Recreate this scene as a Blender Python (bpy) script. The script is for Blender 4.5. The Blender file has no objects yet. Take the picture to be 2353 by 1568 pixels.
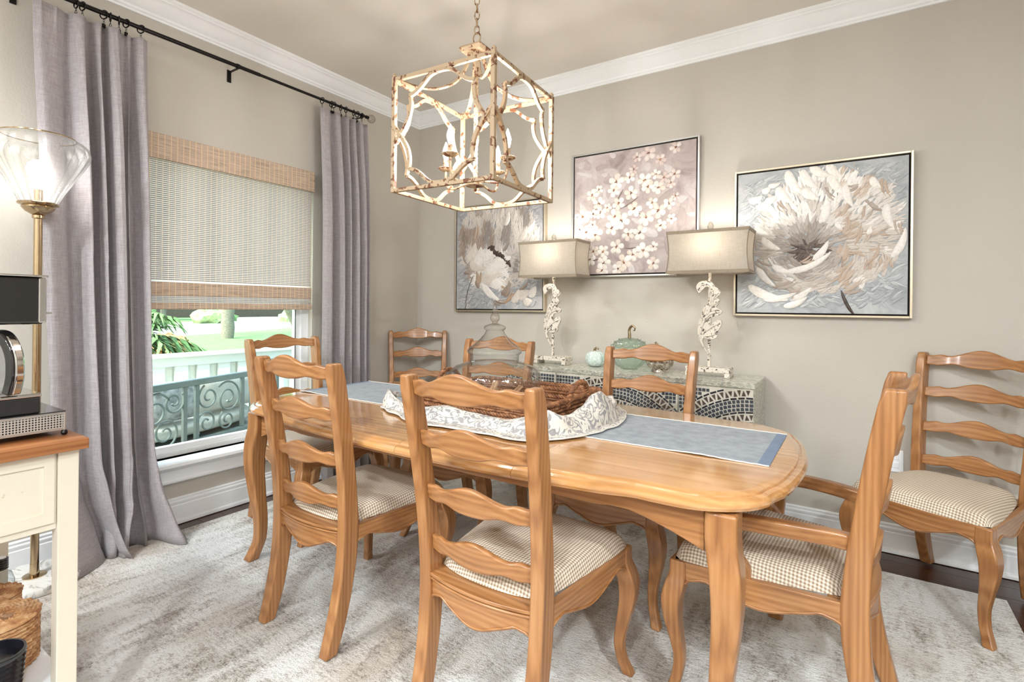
import bpy, bmesh, math, random
from mathutils import Vector, Matrix, noise
R = math.radians; PI = math.pi
random.seed(7)
S = bpy.context.scene
COL = S.collection

# ------------------------------------------------------------------ camera, world, light, exposure
cd = bpy.data.cameras.new('camera'); cam = bpy.data.objects.new('camera', cd); COL.objects.link(cam)
S.camera = cam
cd.sensor_fit = 'HORIZONTAL'; cd.sensor_width = 36.0; cd.lens = 36.0 * 1196.3 / 2353.0
cd.shift_y = -(784.0 - 706.1) / 2353.0
cd.clip_start = 0.02; cd.clip_end = 400
_yaw, _roll = R(-33.549), R(0.6153)
_F = Vector((math.sin(_yaw), math.cos(_yaw), 0)); _Rt = Vector((math.cos(_yaw), -math.sin(_yaw), 0)); _U = Vector((0, 0, 1))
_R2 = _Rt * math.cos(_roll) + _U * math.sin(_roll); _U2 = _U * math.cos(_roll) - _Rt * math.sin(_roll)
cam.matrix_world = Matrix(((_R2.x, _U2.x, -_F.x, 3.289), (_R2.y, _U2.y, -_F.y, -3.4267), (_R2.z, _U2.z, -_F.z, 1.28), (0, 0, 0, 1)))

world = bpy.data.worlds.new('sky'); S.world = world; world.use_nodes = True
wn = world.node_tree.nodes; wl = world.node_tree.links
sky = wn.new('ShaderNodeTexSky'); sky.sky_type = 'NISHITA'; sky.sun_disc = False
sky.sun_elevation = R(52); sky.sun_rotation = R(200); sky.air_density = 1.0; sky.dust_density = 5.0; sky.ozone_density = 1.0
wn['Background'].inputs['Strength'].default_value = 0.62
wl.new(sky.outputs[0], wn['Background'].inputs[0])
sl = bpy.data.lights.new('sun', 'SUN'); sl.energy = 3.4; sl.angle = R(1.5); sl.color = (1, .95, .86)
sun = bpy.data.objects.new('sun', sl); COL.objects.link(sun)
sun.rotation_euler = (R(38), 0, R(25))

BULB = 290.0        # chandelier bulb emission
FILL = 41.0        # power of each added ceiling fill lamp (W)
vs = S.view_settings
vs.view_transform = 'Standard'; vs.look = 'None'; vs.gamma = 1.0; vs.use_curve_mapping = False
vs.exposure = 0.64

# ------------------------------------------------------------------ materials
def srgb(r, g, b):
    f = lambda c: (c / 255 / 12.92) if c / 255 <= .04045 else ((c / 255 + .055) / 1.055) ** 2.4
    return (f(r), f(g), f(b), 1)
MATS = {}
class NT:
    def __init__(s, name):
        s.m = bpy.data.materials.new(name); s.m.use_nodes = True
        s.n = s.m.node_tree.nodes; s.l = s.m.node_tree.links
        s.p = s.n['Principled BSDF']; s.out = s.n['Material Output']
        MATS[name] = s.m
    def add(s, typ, **kw):
        x = s.n.new('ShaderNode' + typ)
        for k, v in kw.items(): setattr(x, k, v)
        return x
    def link(s, a, b): s.l.new(a, b)
    def coord(s, kind='Object', scale=(1, 1, 1), rnd=0.0, rot=(0, 0, 0)):
        tc = s.add('TexCoord'); mp = s.add('Mapping'); mp.inputs['Scale'].default_value = scale; mp.inputs['Rotation'].default_value = rot
        v = tc.outputs[kind]
        if rnd:
            oi = s.add('ObjectInfo'); mul = s.add('Math', operation='MULTIPLY'); mul.inputs[1].default_value = rnd
            s.link(oi.outputs['Random'], mul.inputs[0]); va = s.add('VectorMath', operation='ADD')
            s.link(v, va.inputs[0]); s.link(mul.outputs[0], va.inputs[1]); v = va.outputs[0]
        s.link(v, mp.inputs[0]); return mp.outputs[0]
    def noise(s, vec, scale, detail=4, rough=.55, dist=0.0):
        x = s.add('TexNoise'); x.inputs['Scale'].default_value = scale; x.inputs['Detail'].default_value = detail
        x.inputs['Roughness'].default_value = rough; x.inputs['Distortion'].default_value = dist
        if vec: s.link(vec, x.inputs['Vector'])
        return x.outputs['Fac']
    def ramp(s, fac, stops, interp='LINEAR'):
        x = s.add('ValToRGB'); e = x.color_ramp; e.interpolation = interp
        while len(e.elements) < len(stops): e.elements.new(.5)
        for el, (p, c) in zip(e.elements, stops): el.position = p; el.color = c if len(c) == 4 else (*c, 1)
        s.link(fac, x.inputs[0]); return x.outputs[0]
    def mix(s, fac, a, b, blend='MIX'):
        x = s.add('Mix', data_type='RGBA', blend_type=blend)
        for sock, v in ((x.inputs['Factor'], fac), (x.inputs['A'], a), (x.inputs['B'], b)):
            pass
        for i, v in ((0, fac), (6, a), (7, b)):
            if hasattr(v, 'is_output'): s.link(v, x.inputs[i])
            else: x.inputs[i].default_value = v
        return x.outputs[2]
    def math(s, op, a, b=None):
        x = s.add('Math', operation=op)
        for i, v in ((0, a), (1, b)):
            if v is None: continue
            if hasattr(v, 'is_output'): s.link(v, x.inputs[i])
            else: x.inputs[i].default_value = v
        return x.outputs[0]
    def bump(s, h, strength=.3, dist=.01):
        b = s.add('Bump'); b.inputs['Strength'].default_value = strength; b.inputs['Distance'].default_value = dist
        s.link(h, b.inputs['Height']); s.link(b.outputs[0], s.p.inputs['Normal'])
    def base(s, c):
        if hasattr(c, 'is_output'): s.link(c, s.p.inputs['Base Color'])
        else: s.p.inputs['Base Color'].default_value = c
    def set(s, **kw):
        for k, v in kw.items(): s.p.inputs[k.replace('_', ' ')].default_value = v
        return s

def plain(name, c, rough=.5, metal=0.0, vary=.08, nscale=40, bump=0.0, coat=0.0):
    t = NT(name); v = t.coord('Object', rnd=7.0)
    f = t.noise(v, nscale, 3)
    lo = tuple(x * (1 - vary) for x in c[:3]); hi = tuple(min(1, x * (1 + vary)) for x in c[:3])
    t.base(t.ramp(f, [(.3, lo), (.7, hi)])); t.set(Roughness=rough, Metallic=metal)
    t.p.inputs['Coat Weight'].default_value = coat
    if bump: t.bump(f, bump, .003)
    return t.m
def wood(name, axis, dark, mid, light, rough=.33, coat=.25, k=1.0):
    t = NT(name)
    al, ac = 1.6 * k, 42 * k
    sc = {'x': (al, ac, ac), 'y': (ac, al, ac), 'z': (ac, ac, al)}[axis]
    v = t.coord('Object', scale=sc, rnd=3.7)
    f1 = t.noise(v, 1.0, 5, .6, .7)
    sc2 = tuple(q * .42 for q in sc); v2 = t.coord('Object', scale=sc2, rnd=5.1)
    w = t.add('TexWave', wave_type='RINGS'); w.inputs['Scale'].default_value = 1.1; w.inputs['Distortion'].default_value = 5.5
    w.inputs['Detail'].default_value = 2.5; w.inputs['Detail Scale'].default_value = 1.2; t.link(v2, w.inputs['Vector'])
    f = t.math('ADD', t.math('MULTIPLY', f1, .78), t.math('MULTIPLY', w.outputs['Fac'], .22))
    c = t.ramp(f, [(.22, dark), (.5, mid), (.78, light)])
    v3 = t.coord('Object', scale=tuple(q * 5 for q in sc), rnd=2.0); f3 = t.noise(v3, 1.0, 2)
    c = t.mix(t.math('MULTIPLY', f3, .22), c, (dark[0] * .6, dark[1] * .55, dark[2] * .5, 1))
    t.base(c); t.set(Roughness=rough); t.p.inputs['Coat Weight'].default_value = coat; t.p.inputs['Coat Roughness'].default_value = .12
    t.bump(f, .05, .002)
    return t.m
OAK = (srgb(134, 88, 50), srgb(168, 116, 70), srgb(188, 138, 90))
for a in 'xyz': wood('oak_' + a, a, *OAK)
wood('oak_top', 'x', srgb(180, 124, 70), srgb(204, 150, 94), srgb(218, 170, 116), rough=.11, coat=1.0, k=.8)
wood('cart_top_wood', 'y', srgb(120, 70, 34), srgb(160, 100, 55), srgb(182, 126, 76), rough=.45)
wood('walnut', 'x', srgb(44, 24, 16), srgb(66, 38, 26), srgb(88, 54, 38), rough=.32, coat=.2, k=.7)
wood('driftwood', 'x', srgb(100, 70, 50), srgb(170, 130, 95), srgb(205, 170, 135), rough=.7, coat=0)

def wallmat(name, c):
    t = NT(name); v = t.coord('Object'); f = t.noise(v, 95, 3, .6)
    g = t.noise(v, 2.2, 2)
    t.base(t.mix(g, tuple(x * .97 for x in c[:3]) + (1,), tuple(min(1, x * 1.03) for x in c[:3]) + (1,)))
    t.set(Roughness=.75); t.bump(f, .22, .006); return t.m
wallmat('wall_paint', srgb(194, 188, 178)); wallmat('ceiling_paint', srgb(226, 220, 210))
plain('trim_white', srgb(244, 246, 248), .35, vary=.01)
plain('vinyl_white', srgb(240, 242, 244), .3, vary=.01)
plain('black_metal', srgb(30, 26, 25), .35, .6)
plain('gasket', srgb(20, 22, 24), .5)

def glass(name, tint=(1, 1, 1, 1), rough=.02, ior=1.45, gain=1.0, texture=0.0, base_fac=0.0, frost=0.0, rim=0.0):
    t = NT(name); t.n.remove(t.p)
    tr = t.add('BsdfTransparent'); tr.inputs[0].default_value = tint
    gl = t.add('BsdfGlossy'); gl.inputs['Roughness'].default_value = rough
    lw = t.add('LayerWeight'); lw.inputs['Blend'].default_value = .5
    if rim: t.link(t.mix(t.math('POWER', lw.outputs['Facing'], 2.5), tint, tuple(x * rim for x in tint[:3]) + (1,)), tr.inputs[0])
    if texture:
        v = t.coord('Object'); f = t.noise(v, 120, 3, .6); b = t.add('Bump'); b.inputs['Strength'].default_value = texture; b.inputs['Distance'].default_value = .004
        t.link(f, b.inputs['Height']); t.link(b.outputs[0], gl.inputs['Normal']); t.link(b.outputs[0], lw.inputs['Normal'])
    fac = t.math('ADD', t.math('MULTIPLY', t.math('POWER', lw.outputs['Facing'], 4.0), .8 * gain), .035 * gain + base_fac)
    cl = t.add('Clamp'); t.link(fac, cl.inputs[0])
    mx = t.add('MixShader'); t.link(cl.outputs[0], mx.inputs[0]); t.link(tr.outputs[0], mx.inputs[1]); t.link(gl.outputs[0], mx.inputs[2])
    if frost:
        tl = t.add('BsdfTranslucent'); tl.inputs[0].default_value = (.95, .95, .93, 1); m2 = t.add('MixShader'); m2.inputs[0].default_value = frost
        t.link(mx.outputs[0], m2.inputs[1]); t.link(tl.outputs[0], m2.inputs[2]); mx = m2
    t.link(mx.outputs[0], t.out.inputs[0]); return t
glass('window_glass', (.86, .965, .95, 1), .0, 1.45)
glass('jar_glass', (.97, .98, .975, 1), .02, 1.5, 1.3, rim=.45, base_fac=.03)
glass('crystal', (.9, .87, .84, 1), .03, 1.6, 1.4, .2, .10, rim=.3)
glass('green_glass', (.86, .94, .90, 1), .04, 1.5, 1.2, .1, .02, frost=.03, rim=.55)
glass('shade_glass', (.96, .97, .96, 1), .15, 1.5, 1.2, .9, .08, frost=.06, rim=.5)
glass('bottle_glass', (.86, .9, .92, 1), .03, 1.5, 1.4)
glass('carafe_glass', (.8, .82, .85, 1), .03, 1.5, 1.4)
def emit(name, c, k):
    t = NT(name); t.n.remove(t.p); e = t.add('Emission'); e.inputs[0].default_value = c; e.inputs[1].default_value = k
    t.link(e.outputs[0], t.out.inputs[0]); return t.m
emit('bulb_glow', (1, .985, .955, 1), BULB)
emit('shade_bulb', (1, .955, .89, 1), 110.0)
emit('floor_bulb', (1, .97, .93, 1), 20.0)
emit('fill_glow', (1, .93, .85, 1), 14.0)  # glowing face of the added ceiling fill lamps

def fabric(name, c1, c2, sc=(260, 260, 260), rough=.9, bump=.25, trans=0.0):
    t = NT(name); v = t.coord('Object', scale=(sc[0], sc[1], sc[2] * .08)); v2 = t.coord('Object', scale=(sc[0] * .08, sc[1] * .08, sc[2]))
    a = t.noise(v, 1, 2); b = t.noise(v2, 1, 2); f = t.math('MULTIPLY', t.math('ADD', a, b), .5)
    t.base(t.ramp(f, [(.35, c1), (.65, c2)])); t.set(Roughness=rough); t.bump(f, bump, .002)
    t.p.inputs['Sheen Weight'].default_value = .15
    if trans:
        tl = t.add('BsdfTranslucent'); tl.inputs[0].default_value = c2; mx = t.add('MixShader'); mx.inputs[0].default_value = trans
        t.link(t.p.outputs[0], mx.inputs[1]); t.link(tl.outputs[0], mx.inputs[2]); t.link(mx.outputs[0], t.out.inputs[0])
    return t.m
fabric('curtain_linen', srgb(150, 143, 145), srgb(176, 170, 172), trans=.05)
fabric('runner_weave', srgb(124, 132, 141), srgb(158, 165, 172), (330, 330, 330))
fabric('runner_hem', srgb(92, 112, 138), srgb(106, 126, 152), (330, 330, 330))
fabric('stitch_white', srgb(214, 208, 198), srgb(236, 232, 224), (200, 200, 200))
fabric('shade_linen', srgb(182, 174, 162), srgb(208, 201, 190), (240, 240, 240), trans=.40)
fabric('shade_trim', srgb(140, 126, 108), srgb(158, 144, 126), (240, 240, 240))
fabric('blind_liner', srgb(246, 239, 235), srgb(252, 247, 244), (100, 100, 100), trans=.55)

def gingham(name):
    t = NT(name); tc = t.add('TexCoord'); sp = t.add('SeparateXYZ'); t.link(tc.outputs['UV'], sp.inputs[0])
    def stripe(o, per):
        x = t.math('SINE', t.math('MULTIPLY', o, 2 * PI / per)); x = t.math('MULTIPLY', x, 2.4)
        c = t.add('Clamp'); t.link(t.math('ADD', t.math('MULTIPLY', x, .5), .5), c.inputs[0]); return c.outputs[0]
    f = t.math('MULTIPLY', t.math('ADD', stripe(sp.outputs[0], .0105), stripe(sp.outputs[1], .0105)), .5)
    t.base(t.ramp(f, [(0, srgb(152, 130, 110)), (.5, srgb(200, 184, 164)), (1, srgb(234, 225, 210))]))
    t.set(Roughness=.9); t.bump(f, .35, .002); return t.m
gingham('gingham')

def rugmat():
    t = NT('rug_wool'); v = t.coord('Object')
    vs_ = t.coord('Object', scale=(9, 2.4, 1)); streak = t.noise(vs_, 1.6, 6, .65, .4)
    vt = t.coord('Object', scale=(26, 70, 1)); thread = t.noise(vt, 1.0, 4, .7)
    vb = t.coord('Object', scale=(1.5, 1.9, 1)); blotch = t.noise(vb, 1.1, 3, .6, .8)
    vf = t.coord('Object', scale=(1, 1, 1)); fine = t.noise(vf, 130, 3, .75)
    f = t.math('ADD', t.math('ADD', t.math('MULTIPLY', streak, .36), t.math('MULTIPLY', thread, .30)), t.math('ADD', t.math('MULTIPLY', fine, .30), t.math('MULTIPLY', blotch, .22)))
    c = t.ramp(f, [(.445, srgb(96, 83, 71)), (.492, srgb(154, 143, 132)), (.55, srgb(206, 200, 193)), (.62, srgb(238, 236, 232))])
    warm = t.noise(t.coord('Object', scale=(1.2, 1.0, 1)), 1.7, 2)
    c = t.mix(t.ramp(warm, [(.5, (0, 0, 0)), (.72, (.6, .6, .6))]), c, srgb(176, 146, 108), 'MULTIPLY')
    t.base(c); t.set(Roughness=.97); t.bump(t.math('ADD', fine, thread), .8, .012)
    t.p.inputs['Sheen Weight'].default_value = .2; return t.m
rugmat()

def distress(name, c, chip, thr=.60, sc=34):
    t = NT(name); v = t.coord('Object', rnd=4.0); f = t.noise(v, sc, 4, .6, .5)
    t.base(t.ramp(f, [(thr - .02, c), (thr + .02, chip)])); t.set(Roughness=.6); t.bump(f, .3, .003); return t.m
distress('carved_white', srgb(226, 217, 203), srgb(84, 70, 62), .585, 62)
distress('chandelier_paint', srgb(182, 158, 128), srgb(112, 68, 40), .56, 30)
distress('cart_paint', srgb(228, 219, 202), srgb(196, 170, 132), .70, 18)
def marble():
    t = NT('marble'); v = t.coord('Object', scale=(4, 9, 4)); f = t.noise(v, 1.4, 8, .65, 1.6)
    t.base(t.ramp(f, [(.36, srgb(150, 146, 142)), (.47, srgb(226, 224, 220)), (.7, srgb(240, 239, 236))])); t.set(Roughness=.12); return t.m
marble()
plain('brass', srgb(186, 164, 132), .14, 1.0, .04); plain('chrome', srgb(205, 203, 200), .1, 1.0, .03); plain('champagne', srgb(206, 192, 170), .32, .75, .03)
plain('silver_frame', srgb(196, 194, 190), .3, .8, .03); plain('frame_gap', srgb(38, 30, 28), .7)
plain('black_gloss', srgb(24, 21, 22), .08, 0, .05, coat=.6); plain('black_plastic', srgb(36, 33, 33), .4); plain('dark_bowl', srgb(26, 27, 34), .18, 0, .1, coat=.4)
plain('satin_silver', srgb(196, 192, 186), .34, .85, .03)
def meshmetal():
    t = NT('perforated_metal'); v = t.coord('Object', scale=(150, 150, 150)); vo = t.add('TexVoronoi'); vo.inputs['Scale'].default_value = 1.0; vo.inputs['Randomness'].default_value = 0.0
    t.link(v, vo.inputs['Vector']); t.base(t.ramp(vo.outputs['Distance'], [(.34, srgb(40, 36, 34)), (.42, srgb(206, 202, 196))])); t.set(Roughness=.4, Metallic=.6); return t.m
meshmetal()
def wicker(name, a, b, c):
    t = NT(name); v = t.coord('Object', scale=(30, 30, 60), rnd=3); f = t.noise(v, 1, 4, .6)
    t.base(t.ramp(f, [(.3, a), (.5, b), (.7, c)])); t.set(Roughness=.6); t.bump(f, .3, .003); return t.m
wicker('seagrass', srgb(84, 50, 30), srgb(136, 88, 56), srgb(186, 134, 92))
wicker('rattan', srgb(150, 96, 60), srgb(200, 150, 102), srgb(232, 196, 152))
def bamboo(name, a, b, c):
    t = NT(name); v = t.coord('Object', scale=(1, 7, 240)); f = t.noise(v, 1, 3, .6)
    col = t.ramp(f, [(.3, a), (.5, b), (.7, c)])
    tc = t.add('TexCoord'); sp = t.add('SeparateXYZ'); t.link(tc.outputs['Object'], sp.inputs[0])
    thr = t.math('GREATER_THAN', t.math('SINE', t.math('MULTIPLY', sp.outputs[1], 2 * PI / .033)), .93)
    col = t.mix(thr, col, srgb(222, 194, 160)); t.base(col); t.set(Roughness=.6); t.bump(f, .5, .003); return t.m
bamboo('bamboo_weave', srgb(140, 120, 104), srgb(188, 166, 146), srgb(206, 187, 168))
bamboo('bamboo_slat', srgb(138, 130, 124), srgb(170, 162, 155), srgb(192, 184, 176))
def mosaic_fine():
    t = NT('pearl_mosaic'); v = t.coord('Object', scale=(62, 110, 110)); vo = t.add('TexVoronoi'); vo.inputs['Scale'].default_value = 1.0; t.link(v, vo.inputs['Vector'])
    c = t.ramp(vo.outputs['Color'], [(.1, srgb(150, 152, 142)), (.5, srgb(196, 196, 184)), (.9, srgb(226, 224, 212))])
    vd = t.add('TexVoronoi'); vd.feature = 'DISTANCE_TO_EDGE'; vd.inputs['Scale'].default_value = 1.0; t.link(v, vd.inputs['Vector'])
    c = t.mix(t.ramp(vd.outputs['Distance'], [(.02, (1, 1, 1)), (.07, (0, 0, 0))]), c, srgb(172, 166, 150)); t.base(c); t.set(Roughness=.25); return t.m
mosaic_fine()
plain('grout_cream', srgb(206, 200, 186), .7, bump=.2)
plain('tile_blue', srgb(70, 75, 82), .2, 0, .6, 30, coat=.5); plain('tile_brown', srgb(84, 72, 66), .22, 0, .4, 14, coat=.5); plain('tile_black', srgb(44, 46, 52), .22, 0, .4, 14, coat=.4)
def mottled(name, a, b, sc, rough=.12, metal=0.0):
    t = NT(name); v = t.coord('Object'); f = t.noise(v, sc, 5, .7); t.base(t.ramp(f, [(.42, a), (.58, b)])); t.set(Roughness=rough, Metallic=metal); t.p.inputs['Coat Weight'].default_value = .5; return t.m
mottled('mint_glass', srgb(190, 212, 202), srgb(224, 234, 229), 70)
mottled('mercury_glass', srgb(150, 136, 120), srgb(226, 220, 210), 60, .1, .92)
plain('stem_bronze', srgb(150, 132, 104), .25, .85, .15)
def damask():
    t = NT('damask'); v = t.coord('UV'); n = t.noise(v, 14, 1.4, .5, 1.3)
    sw = t.math('SINE', t.math('MULTIPLY', n, 20.0)); bl = t.noise(v, 26, 1.5, .5, .8)
    f = t.math('ADD', t.math('MULTIPLY', sw, .22), bl)
    c = t.ramp(f, [(.42, srgb(226, 219, 207)), (.46, srgb(134, 130, 133)), (.66, srgb(150, 146, 148)), (.70, srgb(222, 215, 203))])
    th = t.noise(t.coord('UV', scale=(420, 26, 1)), 1, 2); c = t.mix(t.math('MULTIPLY', th, .38), c, srgb(206, 201, 195)); t.base(c); t.set(Roughness=.9); return t.m
damask()
def canvasmat(name, stops, scale, streak=(1, 1, 1)):
    t = NT(name); v = t.coord('Object', scale=streak); f = t.noise(v, scale, 7, .65, 1.0); t.base(t.ramp(f, stops)); t.set(Roughness=.5); t.bump(f, .35, .006); return t.m
canvasmat('canvas_blue', [(.3, srgb(146, 150, 154)), (.5, srgb(172, 175, 177)), (.7, srgb(196, 197, 197))], 6, (1, 1, 1.6))
canvasmat('canvas_grey', [(.3, srgb(136, 138, 144)), (.5, srgb(168, 169, 171)), (.7, srgb(192, 190, 187))], 6, (1.4, 1, 1))
canvasmat('canvas_mauve', [(.3, srgb(142, 126, 123)), (.5, srgb(180, 166, 163)), (.7, srgb(204, 194, 192))], 5)
def paintmat():
    t = NT('oil_paint'); at = t.add('Attribute', attribute_name='Col'); v = t.coord('Object'); f = t.noise(v, 70, 5, .7)
    c = t.mix(t.ramp(f, [(.45, (0, 0, 0)), (.75, (.3, .3, .3))]), at.outputs['Color'], srgb(150, 136, 124)); t.base(c); t.set(Roughness=.38); t.bump(f, .4, .004); return t.m
paintmat()
# outdoors
plain('grass', srgb(108, 148, 84), .95, vary=.22, nscale=3.0, bump=.4); plain('mulch', srgb(128, 96, 78), .95, vary=.3, nscale=9)
plain('pale_road', srgb(214, 208, 200), .8, vary=.04, nscale=2); plain('deck_grey', srgb(120, 132, 126), .8, vary=.12, nscale=5)
plain('fence_white', srgb(240, 238, 230), .6, vary=.03); plain('bench_metal', srgb(122, 130, 128), .45, .3, .05)
plain('cushion_grey', srgb(200, 198, 192), .9, vary=.12, nscale=14); plain('cushion_print', srgb(168, 168, 170), .9, vary=.5, nscale=22)
plain('leaf_green', srgb(92, 124, 70), .7, vary=.35, nscale=5); plain('leaf_pale', srgb(140, 160, 110), .7, vary=.3, nscale=5); plain('leaf_rust', srgb(172, 140, 96), .7, vary=.3, nscale=9)
plain('bark', srgb(136, 124, 112), .9, vary=.3, nscale=16, bump=.6); plain('screen_white', srgb(240, 240, 238), .5)

# ------------------------------------------------------------------ mesh helpers
class MB:
    def __init__(s): s.v = []; s.f = []; s.uv = None; s.col = None
    def quadgrid(s, pts, nu, nv, closed_u=False, flip=False):
        b = len(s.v); s.v += [tuple(p) for p in pts]
        for j in range(nv - 1):
            for i in range(nu if closed_u else nu - 1):
                a, c = b + j * nu + i, b + j * nu + (i + 1) % nu
                q = (a, c, c + nu, a + nu); s.f.append(q[::-1] if flip else q)
        return b
    def box(s, x0, x1, y0, y1, z0, z1):
        b = len(s.v); s.v += [(x, y, z) for z in (z0, z1) for y in (y0, y1) for x in (x0, x1)]
        s.f += [tuple(b + i for i in q) for q in ((0, 2, 3, 1), (4, 5, 7, 6), (0, 1, 5, 4), (2, 6, 7, 3), (0, 4, 6, 2), (1, 3, 7, 5))]
        return s
    def loft(s, rings, cap=True, closed=False):
        n = len(rings[0]); b = len(s.v)
        for r in rings: s.v += [tuple(p) for p in r]
        m = len(rings)
        for j in range(m if closed else m - 1):
            for i in range(n):
                a, c = b + j * n + i, b + j * n + (i + 1) % n; d = (j + 1) % m
                s.f.append((a, c, b + d * n + (i + 1) % n, b + d * n + i))
        if cap and not closed:
            s.f.append(tuple(b + i for i in range(n))[::-1]); s.f.append(tuple(b + (m - 1) * n + i for i in range(n)))
        return s
    def sweep(s, path, rad, seg=8, closed=False, rect=None, twist=0.0, cap=True):
        P = [Vector(p) for p in path]; n = len(P)
        rad = rad if isinstance(rad, (list, tuple)) else [rad] * n
        T = []
        for i in range(n):
            a = P[(i - 1) % n] if (closed or i > 0) else P[i]; b = P[(i + 1) % n] if (closed or i < n - 1) else P[i]
            T.append((b - a).normalized() if (b - a).length > 1e-9 else Vector((0, 0, 1)))
        up = Vector((0, 0, 1)) if abs(T[0].z) < .95 else Vector((1, 0, 0))
        N = (up - T[0] * up.dot(T[0])).normalized(); rings = []
        for i in range(n):
            if i: N = (N - T[i] * N.dot(T[i])); N = N.normalized() if N.length > 1e-6 else Vector((1, 0, 0))
            B = T[i].cross(N); r = rad[i]; tw = twist * i
            if rect: sec = [(rect[0], rect[1]), (-rect[0], rect[1]), (-rect[0], -rect[1]), (rect[0], -rect[1])]; sec = [(x * r, y * r) for x, y in sec]
            else: sec = [(r * math.cos(2 * PI * k / seg), r * math.sin(2 * PI * k / seg)) for k in range(seg)]
            c, sn = math.cos(tw), math.sin(tw)
            rings.append([P[i] + N * (x * c - y * sn) + B * (x * sn + y * c) for x, y in sec])
        return s.loft(rings, cap, closed)
    def lathe(s, prof, seg=32, rib=0, amp=0.0, o=(0, 0, 0), ribf=None):
        rings = []
        for r, z in prof:
            ring = []
            for k in range(seg):
                a = 2 * PI * k / seg; rr = r
                if rib: rr = r * (1 + amp * (abs(math.cos(rib * a / 2)) - .6) * (ribf(z) if ribf else 1))
                ring.append((o[0] + rr * math.cos(a), o[1] + rr * math.sin(a), o[2] + z))
            rings.append(ring)
        return s.loft(rings, cap=prof[0][0] > 1e-4 and False)
    def disc(s, r, z, seg=32, o=(0, 0, 0), flip=False):
        b = len(s.v); s.v += [(o[0] + r * math.cos(2 * PI * k / seg), o[1] + r * math.sin(2 * PI * k / seg), z) for k in range(seg)]
        f = tuple(range(b, b + seg)); s.f.append(f[::-1] if flip else f); return s
    def prism(s, pts, fn0, fn1):
        n = len(pts); b = len(s.v); s.v += [fn0(p) for p in pts] + [fn1(p) for p in pts]
        s.f.append(tuple(range(b, b + n))[::-1]); s.f.append(tuple(range(b + n, b + 2 * n)))
        for i in range(n): j = (i + 1) % n; s.f.append((b + i, b + j, b + n + j, b + n + i))
        return s
    def mesh(s, name, mat, smooth=40, fix=True):
        me = bpy.data.meshes.new(name); me.from_pydata(s.v, [], s.f); me.update()
        if fix:
            bm = bmesh.new(); bm.from_mesh(me); bmesh.ops.recalc_face_normals(bm, faces=bm.faces); bm.to_mesh(me); bm.free()
        if s.col:
            ca = me.color_attributes.new('Col', 'FLOAT_COLOR', 'POINT')
            for i, c in enumerate(s.col): ca.data[i].color = c
        if s.uv:
            ul = me.uv_layers.new(name='UVMap')
            for lp in me.loops: ul.data[lp.index].uv = s.uv[lp.vertex_index]
        if mat: me.materials.append(MATS[mat])
        if smooth:
            me.polygons.foreach_set('use_smooth', [True] * len(me.polygons)); me.set_sharp_from_angle(angle=R(smooth))
        return me
    def build(s, name, mat, parent=None, smooth=40, bevel=0, bseg=2, fix=True, loc=None):
        return mkobj(name, s.mesh(name, mat, smooth, fix), parent, bevel, bseg, loc)
def mkobj(name, me, parent=None, bevel=0, bseg=2, loc=None):
    o = bpy.data.objects.new(name, me); COL.objects.link(o); o.parent = parent
    if loc: o.location = loc
    if bevel:
        b = o.modifiers.new('bevel', 'BEVEL'); b.width = bevel; b.segments = bseg; b.limit_method = 'ANGLE'; b.angle_limit = R(38)
    return o
def tag(o, label=None, cat=None, group=None, kind=None):
    for k, v in (('label', label), ('category', cat), ('group', group), ('kind', kind)):
        if v: o[k] = v
    return o
def thing(name, label, cat, loc=(0, 0, 0), rz=0.0, group=None):
    o = bpy.data.objects.new(name, None); COL.objects.link(o); o.location = loc; o.rotation_euler = (0, 0, rz); o.empty_display_size = .1
    return tag(o, label, cat, group)
def struct(o): o['kind'] = 'structure'; return o
def copy_tree(o, parent=None):
    c = o.copy(); COL.objects.link(c); c.parent = parent
    for ch in list(o.children): copy_tree(ch, c)
    return c
def lerp(tab, x):
    if x <= tab[0][0]: return tab[0][1]
    for (a, p), (b, q) in zip(tab, tab[1:]):
        if x <= b: t = (x - a) / (b - a); return p + (q - p) * t
    return tab[-1][1]
def smoothtab(tab, x):
    if x <= tab[0][0]: return tab[0][1]
    for i in range(len(tab) - 1):
        if x <= tab[i + 1][0]:
            p1, p2 = tab[i], tab[i + 1]; p0 = tab[max(0, i - 1)]; p3 = tab[min(len(tab) - 1, i + 2)]
            t = (x - p1[0]) / (p2[0] - p1[0]); h = p2[0] - p1[0]
            m1 = (p2[1] - p0[1]) / max(1e-9, p2[0] - p0[0]) * h; m2 = (p3[1] - p1[1]) / max(1e-9, p3[0] - p1[0]) * h
            return (2*t**3-3*t*t+1)*p1[1] + (t**3-2*t*t+t)*m1 + (-2*t**3+3*t*t)*p2[1] + (t**3-t*t)*m2
    return tab[-1][1]
def catmull(pts, n=6, closed=False):
    P = [Vector(p) for p in pts]; out = []; m = len(P)
    for i in range(m if closed else m - 1):
        p0 = P[(i - 1) % m] if closed or i > 0 else P[i]; p1 = P[i]; p2 = P[(i + 1) % m]; p3 = P[(i + 2) % m] if closed or i < m - 2 else p2
        for k in range(n):
            t = k / n; out.append(.5 * ((2*p1) + (p2-p0)*t + (2*p0-5*p1+4*p2-p3)*t*t + (3*p1-p0-3*p2+p3)*t**3))
    if not closed: out.append(P[-1])
    return out

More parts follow.
